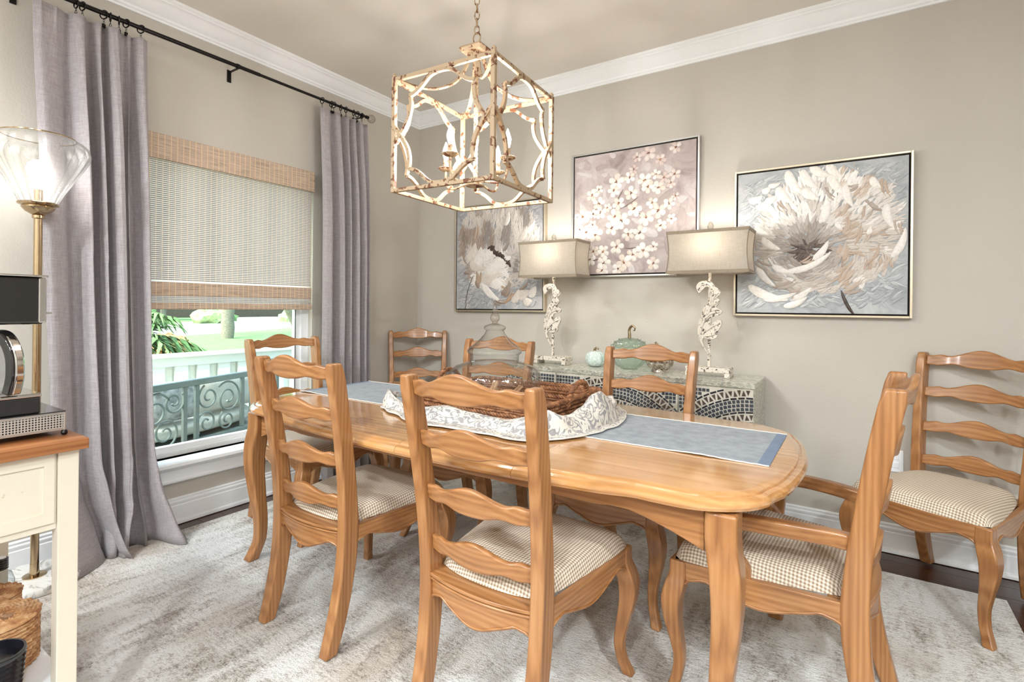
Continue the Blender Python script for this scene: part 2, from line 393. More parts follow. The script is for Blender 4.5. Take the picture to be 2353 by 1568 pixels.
# ------------------------------------------------------------------ room shell
RX, RY, RZ = 6.2, -6.2, 2.975
WY0, WY1, WZ0, WZ1 = -2.31, -1.085, .385, 2.20      # window opening in the left wall
fl = struct(MB().box(-.15, RX + .15, RY - .15, .15, -.12, -.012).build('floor', 'walnut', smooth=0))
rng = random.Random(3)
plank_mesh = MB().box(0, 1, 0, 1, -.012, 0).mesh('plank', 'walnut', 0)
y = 0.0
while y > RY:
    x = -rng.uniform(0, 1.4)
    while x < RX:
        L = rng.uniform(1.2, 2.1); a, b = max(0, x), min(RX, x + L)
        if b - a > .05:
            o = mkobj('plank', plank_mesh, fl, loc=(a + .001, y - .124, 0)); o.scale = (b - a - .002, .1225, 1)
        x += L
    y -= .125
m = MB()
m.box(-.15, 0, RY - .15, WY0, 0, RZ); m.box(-.15, 0, WY1, .15, 0, RZ); m.box(-.15, 0, WY0, WY1, 0, WZ0); m.box(-.15, 0, WY0, WY1, WZ1, RZ)
struct(m.build('wall_left', 'wall_paint', smooth=0, fix=False))
struct(MB().box(0, RX + .15, 0, .15, 0, RZ).build('wall_back', 'wall_paint', smooth=0))
struct(MB().box(RX, RX + .15, RY, 0, 0, RZ).build('wall_right', 'wall_paint', smooth=0))
struct(MB().box(0, RX + .15, RY - .15, RY, 0, RZ).build('wall_front', 'wall_paint', smooth=0))
struct(MB().box(-.15, RX + .15, RY - .15, .15, RZ, RZ + .12).build('ceiling', 'ceiling_paint', smooth=0))
def moulding(name, prof, which, mat='trim_white'):
    """prof: list of (offset from wall, z); swept along a wall with mitred corner"""
    m = MB(); r = []
    for t in (0, 1):
        ring = []
        for o, z in prof:
            if which == 'left': ring.append((o, (-o if t else RY + o), z))
            elif which == 'back': ring.append(((o if t else RX - o), -o, z))
            elif which == 'right': ring.append((RX - o, (-o if t else RY + o), z))
            else: ring.append(((o if t else RX - o), RY + o, z))
        r.append(ring)
    m.loft(r); return struct(m.build(name, mat, smooth=30))
crown = [(0, 2.861), (.012, 2.861), (.013, 2.872), (.022, 2.876), (.026, 2.888), (.034, 2.893), (.052, 2.912), (.068, 2.936), (.078, 2.945), (.086, 2.947), (.088, 2.955), (.098, 2.96), (.1, 2.975), (0, 2.975)]
basep = [(0, .004), (.03, .004), (.03, .014), (.026, .022), (.019, .026), (.017, .03), (.017, .108), (.013, .112), (.013, .116), (.016, .122), (.0155, .131), (.009, .136), (.009, .141), (.012, .147), (.006, .153), (0, .154)]
for i, w in enumerate(('left', 'back', 'right', 'front')):
    moulding('trim_%d' % (i + 1), crown, w); moulding('baseboard_' + w, basep, w)
# unseen ceiling lamps added as fill light, behind the lens
lm = MB().lathe([(.0, 0.0), (.062, 0.0)], 24).mesh('lens', 'fill_glow', 0)
tm = MB().lathe([(.062, .004), (.062, -.004), (.085, -.006), (.09, 0), (.09, .004)], 24).mesh('ring', 'trim_white', 40)
LIGHTS = [(4.5, -3.75), (1.3, -4.6), (3.4, -4.9), (5.2, -4.4), (.9, -4.9), (1.6, -5.6), (4.2, -5.6)]
for i, (x, y) in enumerate(LIGHTS):
    t = thing('ceiling_fill_lamp', 'added unseen round white fill lamp set flush in the beige ceiling', 'light', (x, y, RZ), 0, 'added ceiling fill lamps')
    mkobj('trim_ring', tm, t, loc=(0, 0, -.004)); mkobj('lens', lm, t, loc=(0, 0, -.003))
    ld = bpy.data.lights.new('fill_light', 'AREA'); ld.shape = 'DISK'; ld.size = .16; ld.energy = FILL; ld.color = (.90, .965, 1.0)
    lo = bpy.data.objects.new('fill_lamp', ld); COL.objects.link(lo); lo.parent = t; lo.location = (0, 0, -.02)

# ------------------------------------------------------------------ window
win = tag(bpy.data.objects.new('window_1', None), kind='structure'); COL.objects.link(win); win.location = (0, 0, 0)
m = MB(); fx0, fx1 = -.115, -.045
m.box(fx0, fx1, WY0, WY0 + .055, WZ0, WZ1); m.box(fx0, fx1, WY1 - .055, WY1, WZ0, WZ1); m.box(fx0, fx1, WY0 + .055, WY1 - .055, WZ0, WZ0 + .028); m.box(fx0, fx1, WY0 + .055, WY1 - .055, WZ1 - .05, WZ1)
m.build('window_frame', 'vinyl_white', win, 0, fix=False)
m = MB(); y0, y1 = WY0 + .055, WY1 - .055; zb = WZ0 + .028; zm = 1.285
for z0, z1 in ((zb, zm), (zm + .0, WZ1 - .05)):
    s = MB(); sx0, sx1 = -.1, -.06
    s.box(sx0, sx1, y0, y0 + .038, z0, z1); s.box(sx0, sx1, y1 - .038, y1, z0, z1); s.box(sx0, sx1, y0 + .038, y1 - .038, z0, z0 + .03); s.box(sx0, sx1, y0 + .038, y1 - .038, z1 - .03, z1)
    so = s.build('sash', 'vinyl_white', win, 0, fix=False)
    MB().box(-.083, -.08, y0 + .038, y1 - .038, z0 + .03, z1 - .03).build('pane', 'window_glass', so, 0)
MB().box(-.062, -.056, y1 - .042, y1 - .0385, zb, zm).build('gasket', 'gasket', win, 0)
sp = [(-.15, .36), (-.15, .385), (.0, .385), (.055, .385), (.075, .378), (.082, .37), (.082, .352), (.06, .340), (.045, .33), (.03, .32), (.024, .305), (.024, .27), (.03, .262), (.03, .252), (.02, .243), (0, .243), (0, .36)]
r0 = [(x, WY0 - .05, z) for x, z in sp]; r1 = [(x, WY1 + .05, z) for x, z in sp]
sill = MB(); sill.loft([[(max(0.0005, x), WY0 - .05, z) for x, z in sp], [(max(.0005, x), WY0, z) for x, z in sp]]); sill.loft([[(max(.0005, x), WY1, z) for x, z in sp], [(max(.0005, x), WY1 + .05, z) for x, z in sp]]); sill.loft([[(x, WY0, z) for x, z in sp], [(x, WY1, z) for x, z in sp]])
sill.build('window_sill', 'trim_white', win, 30)

# bamboo roman shade
bl = thing('roman_shade', 'woven bamboo roman shade pulled halfway down over the window', 'blind', (0, 0, 0))
BY0, BY1 = -2.305, -1.105
MB().box(.016, .036, BY0 - .008, BY1 + .008, 2.09, 2.232).build('valance', 'bamboo_weave', bl, 0, bevel=.003)
MB().box(.0005, .016, BY0 - .004, BY1 + .004, 2.19, 2.228).build('headrail', 'bamboo_weave', bl, 0)
MB().box(.0095, .0115, BY0 + .01, BY1 - .01, 1.30, 2.19).build('liner', 'blind_liner', bl, 0)
slm = MB().box(.0135, .0165, BY0 + .006, BY1 - .006, -.0034, .0034).mesh('slat', 'bamboo_slat', 0)
z = 2.084
while z > 1.408:
    o = mkobj('slat', slm, bl, loc=(rng.uniform(-.0006, .0006), 0, z)); z -= .0113
for a, b, x0, x1, n in ((1.322, 1.402, .014, .03, 'fold'), (1.246, 1.286, .012, .038, 'bottom_roll')):
    MB().box(x0, x1, BY0 + .004, BY1 - .006, a, b).build(n, 'bamboo_weave', bl, 0, bevel=.006)
for k in range(3): MB().box(.012, .034 - .003 * k, BY0 + .005, BY1 - .007, 1.291 + .0105 * k, 1.297 + .0105 * k).build('folded_slat', 'bamboo_slat', bl, 0)

# ------------------------------------------------------------------ curtain rod, rings, curtains
RODX, RODZ = .105, 2.742
rod = thing('curtain_rod', 'thin black metal curtain rod with clear ball finial above the window', 'curtain rod', (RODX, -1.7, RODZ))
MB().sweep([(0, -1.05, 0), (0, .14, 0)], .0115, 12).build('rod_outer_tube', 'black_metal', rod)
MB().sweep([(0, .14, 0), (0, 1.0, 0)], .0092, 12).build('rod_inner_tube', 'black_metal', rod)
for yy in (0.0, .965, -1.0):
    b = MB(); b.box(-RODX + .001, -RODX + .006, yy - .012, yy + .012, -.075, .0); b.box(-RODX + .006, -.006, yy - .006, yy + .006, -.016, -.011); b.build('bracket', 'black_metal', rod, 0)
    MB().sweep([(0, yy - .009, 0), (0, yy + .009, 0)], .0145, 12).build('bracket_collar', 'black_metal', rod)
fn = MB().sweep([(0, 1.0, 0), (0, 1.022, 0)], .013, 12).build('finial_collar', 'black_metal', rod)
prof = [(.0005, -.033)] + [(.033 * math.sin(PI * k / 12), -.033 * math.cos(PI * k / 12)) for k in range(1, 12)] + [(.0005, .033)]
g = MB().lathe(prof, 20); g.v = [(p[0], p[1] + 1.053, p[2]) for p in g.v]; g.build('finial_ball', 'crystal', rod)
ring_mesh = MB().sweep([(.021 * math.cos(2 * PI * k / 20), 0, .021 * math.sin(2 * PI * k / 20)) for k in range(20)], .0032, 6, closed=True).mesh('ring', 'black_metal')
eye_mesh = MB().sweep([(.0045 * math.cos(2 * PI * k / 8), 0, .006 * math.sin(2 * PI * k / 8)) for k in range(8)], .0012, 4, closed=True).mesh('chain_link', 'black_metal')
clip_mesh = MB().box(-.004, .004, -.007, .007, -.018, 0).mesh('clip', 'black_metal', 0)
def curtain_ring(y, tilt, label, group):
    t = thing('curtain_ring', label, 'curtain ring', (RODX, y, RODZ - .0062), tilt, group)
    mkobj('ring', ring_mesh, t); e = mkobj('chain_link', eye_mesh, t, loc=(0, 0, -.03)); e2 = mkobj('chain_link', eye_mesh, t, loc=(0, 0, -.04)); e2.rotation_euler = (0, 0, PI / 2)
    mkobj('clip', clip_mesh, t, loc=(0, 0, -.047))
def ypix(px):   # rod position from measured spots along the rod
    return lerp([(90, -2.64), (180, -2.485), (325, -2.216), (738, -1.10), (835, -.721)], px)
for px in (96, 174, 188, 235, 250, 270, 287, 323): curtain_ring(ypix(px), rng.uniform(-.35, .6), 'black clip ring holding the curtain beside the floor lamp', 'clip rings of the curtain beside the floor lamp')
for px in (737, 757, 762, 778, 790, 808, 817, 828): curtain_ring(ypix(px) + .008, rng.uniform(-.5, .5), 'black clip ring holding the curtain near the room corner', 'clip rings of the curtain near the room corner')

def curtain(name, label, ytop, ybot, folds, ztop, zbot, seed, puddle=0.0, pinch=8):
    """folds: list of (u, depth) knots: irregular pleats, front ridges at depth 1, hidden valleys at depth -1"""
    rg = random.Random(seed); nu, nv = 150, 64; pts = []
    for j in range(nv):
        t = j / (nv - 1); z = ztop + (zbot - ztop) * t
        a, b = ytop[0] + (ybot[0] - ytop[0]) * t ** 1.4, ytop[1] + (ybot[1] - ytop[1]) * t ** 2.2
        amp = .022 + .024 * min(1, t * 5) + .010 * t
        for i in range(nu):
            u = i / (nu - 1); w = smoothtab(folds, u + .006 * math.sin(5 * t + 9 * u))
            w = max(-1.1, min(1.1, w)); x = .114 + .024 * min(1, t * 3) + amp * w + .004 * noise.noise(Vector((u * 9, t * 4, seed)))
            if t < .06:
                q = abs(((u * pinch) % 1) - .5) * 2; x += .010 * (1 - t / .06) * (1 - min(1, q * 3))
            yy = a + (b - a) * u + .016 * smoothtab(folds, u + .02) * min(1, t * 4) * (1 if int(u * 40) % 2 else .9) + .006 * noise.noise(Vector((u * 5, t * 3, seed + 3)))
            dz = 0
            if puddle and t > .80:
                q = (t - .80) / .20; k = .6 + .5 * math.sin(6.5 * u + 1.0) + .3 * w
                x += puddle * q * q * max(.1, k) + .02 * q * noise.noise(Vector((u * 7, t * 26, seed)))
                yy += puddle * .55 * q * q * math.sin(9 * u + seed) + .015 * q * noise.noise(Vector((u * 6, t * 20, seed + 8)))
                dz = .045 * math.sin(PI * q) * (.5 + .5 * math.sin(13 * u + 2 + 3 * q))
            pts.append((max(.088 if z > .2 and z < .42 else .034, x), yy, max(zbot, z + dz)))
    m = MB(); m.quadgrid(pts, nu, nv)
    o = m.build(name, 'curtain_linen', None, 75); sd = o.modifiers.new('cloth', 'SOLIDIFY'); sd.thickness = .0025
    return tag(o, label, 'curtain')
FA = [(0, .2), (.06, .55), (.16, .2), (.26, -.5), (.30, -1.0), (.335, .6), (.40, 1.0), (.44, -.95), (.475, -1), (.51, .5), (.545, .7), (.575, -.9), (.60, -1.0), (.63, .8), (.71, 1.0), (.755, -.5), (.80, -.9), (.845, -.2), (.87, -1.0), (.90, .6), (.95, .9), (1.0, .2)]
FB = [(0, .3), (.05, .8), (.17, .7), (.24, -.8), (.28, -1.0), (.33, .7), (.39, .9), (.43, -.9), (.47, -1), (.52, .8), (.56, .7), (.60, -1.0), (.63, -.9), (.67, .8), (.72, .8), (.76, -.9), (.79, -1), (.83, .7), (.88, .8), (.92, -.8), (.95, -.6), (1, .5)]
curtain('curtain', 'long grey linen curtain panel puddling on the floor beside the floor lamp', (-2.66, -2.195), (-2.55, -2.135), FA, 2.678, .016, 5, puddle=.14)
curtain('curtain', 'grey linen curtain panel hanging between the window and the room corner', (-1.125, -.70), (-1.12, -.68), FB, 2.678, .02, 11, puddle=.02)

# ------------------------------------------------------------------ rug
rg_ = MB().box(.145, 3.85, -3.15, -.305, .0005, .013).build('area_rug', 'rug_wool', None, 0, bevel=.004)
tag(rg_, 'cream and taupe distressed wool area rug under the dining table', 'rug')
RUG = .013

# ------------------------------------------------------------------ dining chairs
PZ = [(0, -.332), (.12, -.296), (.28, -.266), (.43, -.256), (.6, -.268), (.8, -.296), (.95, -.322), (1.06, -.344)]
PX = [(0, .192), (.43, .203), (1.06, .224)]
def posty(z): return smoothtab(PZ, z)
def chair_meshes(wf=1.0, wb=1.0):
    M_ = {}
    def px(z): return lerp(PX, z) * wb
    for s in (-1, 1):
        rings = []
        for k in range(27):
            z = 1.06 * k / 26
            hw = .021 + .002 * math.cos(z * 3); hd = .031 + .004 * math.exp(-((z - .4) / .15) ** 2); cx = px(z) * s; cy = posty(z)
            if z < .12: hd *= .82 + .18 * z / .12
            if k == 26: hw *= .82; hd *= .82
            rings.append([(cx - hw, cy - hd, z), (cx + hw, cy - hd, z), (cx + hw, cy + hd, z), (cx - hw, cy + hd, z)])
        m = MB(); m.loft(rings); M_['back_post%d' % s] = m.mesh('back_post', 'oak_z', 50)
    def slat(zc, k, name):
        W = px(zc) - .018; rings = []
        for i in range(37):
            x = -W + 2 * W * i / 36; t = abs(x) / W
            hump = .5 * (1 + math.cos(PI * min(1, t / .66))); bump = math.exp(-((t - .76) / .09) ** 2)
            top = zc + .019 + k * (.031 * hump + .006 * bump) - .002 * t
            bot = zc - .029 + .007 * math.exp(-((t - .5) / .16) ** 2) - k * .006 * hump - .002 * bump
            yb = -(.046 if name == 'crest' else .038) * (1 - t * t); th = .010
            rings.append([(x, posty(bot) + yb - th, bot), (x, posty(top) + yb - th, top), (x, posty(top) + yb + th, top), (x, posty(bot) + yb + th, bot)])
        m = MB(); m.loft(rings); M_[name] = m.mesh('slat', 'oak_x', 40)
    slat(1.028, 1.12, 'crest'); slat(.872, 1.0, 'slat_a'); slat(.702, .95, 'slat_b'); slat(.54, .9, 'slat_c')
    def rail(p0, p1, bow, top, ends, drop, name, mat, th=.011, side=1):
        rings = []; bead = []; d = Vector(p1) - Vector(p0); nrm = Vector((d.y, -d.x)).normalized() * side
        for i in range(33):
            t = i / 32; q = abs(2 * t - 1); c = Vector(p0) + d * t + nrm * bow * (1 - q * q)
            h = .5 * (1 + math.cos(PI * min(1, q / .72))); bot = ends - drop * h + .008 * math.exp(-((q - .72) / .1) ** 2)
            if q > .86: bot -= .02 * ((q - .86) / .14) ** 2
            a, b = c - nrm * th, c + nrm * th
            rings.append([(a.x, a.y, bot), (b.x, b.y, bot), (b.x, b.y, top), (a.x, a.y, top)]); e = c + nrm * (th + .001); bead.append((e.x, e.y, bot + .007))
        m = MB(); m.loft(rings); m.sweep(bead, .0035, 6)
        if name == 'rear_rail':                       # moulded ledge the cushion rests on
            lr = []
            for i in range(33):
                t = i / 32; q = abs(2 * t - 1); c = Vector(p0) + d * t + nrm * bow * (1 - q * q); a, b = c + nrm * (th + .007), c - nrm * .075
                lr.append([(a.x, a.y, top - .008), (a.x, a.y, top + .002), (b.x, b.y, top + .006), (b.x, b.y, top - .008)])
            m.loft(lr); m.sweep([(r_[1][0] * .995, r_[1][1] + .004, top - .016) for r_ in lr], .0045, 6)
        M_[name] = m.mesh(name, mat, 40)
    FX, FY = .238 * wf, .226; BX = px(.43)
    rail((-BX + .016, -.262), (BX - .016, -.262), .028, .440, .372, .034, 'rear_rail', 'oak_x', .013, 1)
    rail((-FX + .02, FY + .012), (FX - .02, FY + .012), .012, .446, .385, .036, 'front_rail', 'oak_x', .011, -1)
    for s in (-1, 1): rail((s * (BX + .004), -.235), (s * (FX + .012), FY - .02), .004, .446, .388, .03, 'side_rail%d' % s, 'oak_y', .011, s)
    leg = [(.446, 0, 0, .027), (.40, 0, 0, .028), (.365, .010, .008, .031), (.32, .020, .016, .030), (.26, .018, .015, .026), (.19, .006, .006, .021), (.12, -.004, -.002, .0175), (.06, .002, .004, .0165), (.025, .014, .014, .0175), (0, .022, .022, .019)]
    for s in (-1, 1):
        rings = []
        for k in range(31):
            z = .446 * (1 - k / 30); tb = sorted((a, b) for a, b, *_ in leg); cx = s * (FX + smoothtab(tb, z)); cy = FY + smoothtab(sorted((a, c) for a, b, c, d in leg), z); h = smoothtab(sorted((a, d) for a, b, c, d in leg), z)
            rings.append([(cx - h, cy - h, z), (cx + h, cy - h, z), (cx + h, cy + h, z), (cx - h, cy + h, z)])
        m = MB(); m.loft(rings); M_['leg%d' % s] = m.mesh('leg', 'oak_z', 50)
    n = 25; pts = []
    for j in range(n):
        v = -1 + 2 * j / (n - 1)
        for i in range(n):
            u = -1 + 2 * i / (n - 1)
            e = max(abs(u), abs(v)); uu, vv = u, v
            if e > 0:                                   # squircle the corners a little
                k = 1 - .055 * (abs(u) * abs(v)) ** 3; uu, vv = u * k, v * k
            ed = min(1, e); w = (.190 * wb if v < 0 else .190 * wb) + (.268 * wf - .19 * wb) * (vv + 1) / 2
            f = (1 - abs(u) ** 7) * (1 - abs(v) ** 7)
            z = .446 + .056 * max(0, f) ** .40 + .006 * math.exp(-(u * u + v * v) * 1.5)
            yy = .006 + .243 * vv + .012 * (1 - u * u) * (vv + 1) / 2 - .020 * (1 - u * u) * (1 - vv) / 2
            pts.append((uu * w * (1 + .014 * math.sin(PI * min(1, max(0, (z - .446) / .06)))), yy, z if e < .999 else .4465))
    m = MB(); b = m.quadgrid(pts, n, n); m.f.append(tuple([b + i for i in range(n)] + [b + j * n + n - 1 for j in range(1, n)] + [b + (n - 1) * n + i for i in range(n - 2, -1, -1)] + [b + j * n for j in range(n - 2, 0, -1)]))
    V3 = [Vector(p) for p in pts]; uv = [[0, 0] for _ in pts]; mid = n // 2
    for j in range(n):
        for sg in (1, -1):
            a = 0.0; i = mid
            while 0 <= i + sg < n: a += (V3[j * n + i + sg] - V3[j * n + i]).length; i += sg; uv[j * n + i][0] = sg * a
            a = 0.0; i = mid
            while 0 <= i + sg < n: a += (V3[(i + sg) * n + j] - V3[i * n + j]).length; i += sg; uv[i * n + j][1] = sg * a
    m.uv = [tuple(q) for q in uv]
    M_['seat_cushion'] = m.mesh('seat_cushion', 'gingham', 60)
    return M_
def make_chair(M_, name, label, group, arms=None):
    t = thing(name, label, 'chair', group=group)
    for s in (-1, 1): mkobj('back_post', M_['back_post%d' % s], t, .007, 3)
    mkobj('crest_rail', M_['crest'], t, .006, 3)
    for k in 'abc': mkobj('slat', M_['slat_' + k], t, .006, 3)
    mkobj('rear_rail', M_['rear_rail'], t, .004); mkobj('front_rail', M_['front_rail'], t, .004)
    for s in (-1, 1): mkobj('side_rail', M_['side_rail%d' % s], t, .004); mkobj('leg', M_['leg%d' % s], t, .006, 3)
    mkobj('seat_cushion', M_['seat_cushion'], t)
    if arms:
        for s in (-1, 1):
            w = s * arms
            pth = catmull([(w * .98, -.256, .612), (w * 1.06, -.19, .620), (w * 1.17, -.08, .622), (w * 1.2, .03, .616), (w * 1.17, .10, .608)], 6)
            m = MB(); m.sweep(pth, [1.0] * (len(pth) - 1) + [.8], rect=(.022, .020)); m.build('armrest', 'oak_y', t, 50, bevel=.008, bseg=3)
            pth = catmull([(w * 1.17, .065, .606), (w * 1.175, .09, .57), (w * 1.16, .075, .52), (w * 1.15, .03, .47), (w * 1.15, .03, .425)], 6)
            MB().sweep(pth, [1.0] * len(pth), rect=(.019, .015)).build('arm_support', 'oak_z', t, 50, bevel=.005)
    return t
CG = 'ladder-back dining chairs'
CH = chair_meshes()
proto = make_chair(CH, 'dining_chair', '', CG)
spots = [
 ((1.519, -1.892), 0.0, 'honey oak ladder-back chair drawn back beside the window-end chair, across from the jar'),
 ((2.379, -1.935), -.5, 'honey oak ladder-back chair beside the armchair, in front of the patterned cloth'),
 ((.625, -1.492), -90.3, 'honey oak ladder-back chair at the table end facing away from the window'),
 ((.435, -.435), -135.0, 'honey oak ladder-back chair standing in the room corner by the curtain'),
 ((1.448, -1.085), 185.0, 'honey oak ladder-back chair behind the glass apothecary jar, backing on the console'),
 ((2.388, -1.13), 178.0, 'honey oak ladder-back chair in front of the pumpkins, backing on the mosaic console'),
 ((3.607, -.447), 151.5, 'honey oak ladder-back chair standing against the wall right of the console, beyond the armchair')]
for i, ((x, y), a, lab) in enumerate(spots):
    o = proto if i == 0 else copy_tree(proto)
    o.location = (x, y, RUG); o.rotation_euler = (0, 0, R(a)); o['label'] = lab
arm = make_chair(chair_meshes(1.1, 1.13), 'dining_armchair', 'honey oak ladder-back armchair with curved arms at the head of the table', CG, arms=.222)
arm.location = (3.05, -1.435, RUG); arm.rotation_euler = (0, 0, R(86.5))

# ------------------------------------------------------------------ dining table
TX, TY, TZ = 1.908, -1.503, .797
tab = thing('dining_table', 'long honey oak dining table with rounded moulded top and cabriole legs', 'table', (TX, TY, RUG))
TZL = TZ - RUG
q = [(0, .627), (.35, .615), (.61, .590), (.78, .566), (.865, .543), (.93, .543), (1.02, .537), (1.095, .508), (1.155, .460), (1.190, .405), (1.202, .355), (1.228, .27), (1.246, .13), (1.252, 0)]
half = q + [(x, -y) for x, y in q[-2::-1]]
full = half + [(-x, y) for x, y in half[-2:0:-1]]
out = [(p.x, p.y) for p in catmull([(x, y, 0) for x, y in full], 5, True)]
def inset(pts, d):
    n = len(pts); r = []
    for i in range(n):
        a, b = Vector(pts[i - 1]), Vector(pts[(i + 1) % n]); t = (b - a).normalized(); r.append((pts[i][0] + t.y * d * -1 * sgn, pts[i][1] - t.x * d * -1 * sgn))
    return r
sgn = 1
test = inset(out, .01)
if abs(test[0][1]) > abs(out[0][1]): sgn = -1
prof = [(.055, -.047), (.02, -.046), (.004, -.04), (0, -.031), (.001, -.022), (.008, -.013), (.020, -.0085), (.0225, -.0125), (.026, -.0125), (.0285, -.006), (.036, -.0015), (.05, 0)]
m = MB(); m.loft([[(x, y, TZL + dz) for x, y in inset(out, d)] for d, dz in prof])
topme = m.mesh('table_leaf', 'oak_top', 30)
cuts = [-2, -.40, .03, .505, 2]
for a, b in zip(cuts, cuts[1:]):
    bm = bmesh.new(); bm.from_mesh(topme)
    for co, no in ((a + .0006, 1), (b - .0006, -1)):
        g = bm.verts[:] + bm.edges[:] + bm.faces[:]
        rs = bmesh.ops.bisect_plane(bm, geom=g, plane_co=(co, 0, 0), plane_no=(no, 0, 0), clear_inner=True)
        ed = [e for e in rs['geom_cut'] if isinstance(e, bmesh.types.BMEdge)]
        if ed: bmesh.ops.holes_fill(bm, edges=ed)
    me = bpy.data.meshes.new('table_leaf'); bm.to_mesh(me); bm.free(); me.materials.append(MATS['oak_top'])
    me.polygons.foreach_set('use_smooth', [True] * len(me.polygons)); me.set_sharp_from_angle(angle=R(30)); mkobj('table_leaf', me, tab)
AX, AY = 1.075, .452
def apron(p0, p1, name):
    rings = []; d = Vector(p1) - Vector(p0); nr = Vector((d.y, -d.x)).normalized() * .011; L = d.length
    for i in range(41):
        t = i / 40; c = Vector(p0) + d * t; e = min(t, 1 - t) * L
        bot = TZL - .108 - (.058 * (1 - min(1, e / .2)) ** 1.4 if e < .2 else 0) + .008 * math.exp(-((e - .24) / .05) ** 2)
        rings.append([(c.x - nr.x, c.y - nr.y, bot), (c.x + nr.x, c.y + nr.y, bot), (c.x + nr.x, c.y + nr.y, TZL - .048), (c.x - nr.x, c.y - nr.y, TZL - .048)])
    MB().loft(rings).build(name, 'oak_x', tab, 40, bevel=.003)
for s in (-1, 1): apron((-AX + .03, s * (AY + .012)), (AX - .03, s * (AY + .012)), 'apron'); apron((s * (AX + .012), -AY + .03), (s * (AX + .012), AY - .03), 'apron')
tl = [(TZL - .048, 0, .041), (.66, .0, .041), (.58, .012, .040), (.48, .016, .037), (.34, .006, .032), (.2, -.006, .027), (.1, -.004, .025), (.04, .012, .026), (0, .024, .028)]
for sx in (-1, 1):
    for sy in (-1, 1):
        rings = []
        for k in range(31):
            z = (TZL - .048) * (1 - k / 30); o = smoothtab(sorted((a, b) for a, b, c in tl), z); h = smoothtab(sorted((a, c) for a, b, c in tl), z)
            cx, cy = sx * (AX + .015 + o), sy * (AY + .005 + o); rings.append([(cx - h, cy - h, z), (cx + h, cy - h, z), (cx + h, cy + h, z), (cx - h, cy + h, z)])
        MB().loft(rings).build('leg', 'oak_z', tab, 50, bevel=.009, bseg=3)

# ------------------------------------------------------------------ things on the table
ru = thing('table_runner', 'blue grey woven table runner with white stitched edges lying along the table', 'runner', (0, 0, TZ))
X0, X1, Y0, Y1 = .70, 3.068, -1.655, -1.165
def rz(x, y):
    e = math.exp(-((y - Y0) / .05) ** 2)
    return .0022 + (.0035 * e * max(0, math.sin(x * 9.0 + 1)) ** 4 if x > 2.5 or x < 1.35 else 0)
def runner_patch(x0, x1, y0, y1, nx, ny, zo=0.0, th=.0018):
    m = MB(); pt = [(x0 + (x1 - x0) * i / (nx - 1), y0 + (y1 - y0) * j / (ny - 1)) for j in range(ny) for i in range(nx)]
    m.quadgrid([(x, y, rz(x, y) + zo) for x, y in pt], nx, ny); m.quadgrid([(x, y, rz(x, y) + zo - th) for x, y in pt], nx, ny, flip=True); return m
runner_patch(X0 + .035, X1 - .035, Y0, Y1, 90, 24).build('woven_field', 'runner_weave', ru, 60, fix=False)
for a, b in ((X0, X0 + .035), (X1 - .035, X1)): runner_patch(a, b, Y0, Y1, 4, 24).build('hem', 'runner_hem', ru, 60, fix=False)
for yy in (Y0, Y1): MB().sweep([(X0 + (X1 - X0) * i / 160, yy + .002 * math.sin(i * 2.2), rz(X0 + (X1 - X0) * i / 160, yy) + .0004) for i in range(161)], .0022, 5).build('edge_stitch', 'stitch_white', ru)

def rope(m, path, r, strands=2, pitch=.03, rad=None, seg=6, closed=True):
    P = [Vector(p) for p in path]; L = sum((P[(i + 1) % len(P)] - P[i]).length for i in range(len(P) if closed else len(P) - 1)); n = len(P)
    turns = max(1, round(L / pitch)) if closed else L / pitch; rad = rad or r * .8; acc = [0]
    for i in range(1, n): acc.append(acc[-1] + (P[i] - P[i - 1]).length)
    for s in range(strands):
        pts = []
        for i in range(n):
            a = P[i - 1] if (closed or i) else P[i]; b = P[(i + 1) % n] if (closed or i < n - 1) else P[i]; t = (b - a).normalized()
            up = Vector((0, 0, 1)) if abs(t.z) < .9 else Vector((0, 1, 0)); N = (up - t * up.dot(t)).normalized(); B = t.cross(N)
            an = 2 * PI * (turns * acc[i] / L + s / strands); pts.append(P[i] + (N * math.cos(an) + B * math.sin(an)) * r)
        m.sweep(pts, rad, seg, closed=closed)
def rrect(hx, hy, r, z, step=.006):
    pts = []; segs = [((hx - r), hy - r, 0), (-(hx - r), hy - r, 90), (-(hx - r), -(hy - r), 180), ((hx - r), -(hy - r), 270)]
    cor = []
    for cx, cy, a0 in segs: cor.append([(cx + r * math.cos(R(a0 + k * 15)), cy + r * math.sin(R(a0 + k * 15))) for k in range(7)])
    raw = [p for c in cor for p in c]; raw.append(raw[0])
    for a, b in zip(raw, raw[1:]):
        d = math.hypot(b[0] - a[0], b[1] - a[1]); n = max(1, int(d / step))
        for k in range(n): pts.append((a[0] + (b[0] - a[0]) * k / n, a[1] + (b[1] - a[1]) * k / n, z))
    return pts
BZ = TZ + .0065
bk = thing('basket_tray', 'brown braided seagrass tray basket with loop handles on the table', 'basket', (1.935, -1.405, BZ))
HX, HY = .355, .272
MB().box(-HX + .02, HX - .02, -HY + .02, HY - .02, .001, .012).build('base', 'seagrass', bk, 0, bevel=.004)
for k in range(4):
    m = MB(); f = .965 + .006 * k; rope(m, rrect(HX * f, HY * f, .05, .017 + .0185 * k, .007), .0068, 3, (.05 if k % 2 else -.052), .0062); m.build('braid', 'seagrass', bk, 60)
m = MB(); rope(m, rrect(HX, HY, .05, .09, .006), .0065, 3, .045, .0068); m.build('rim_rope', 'seagrass', bk, 60)
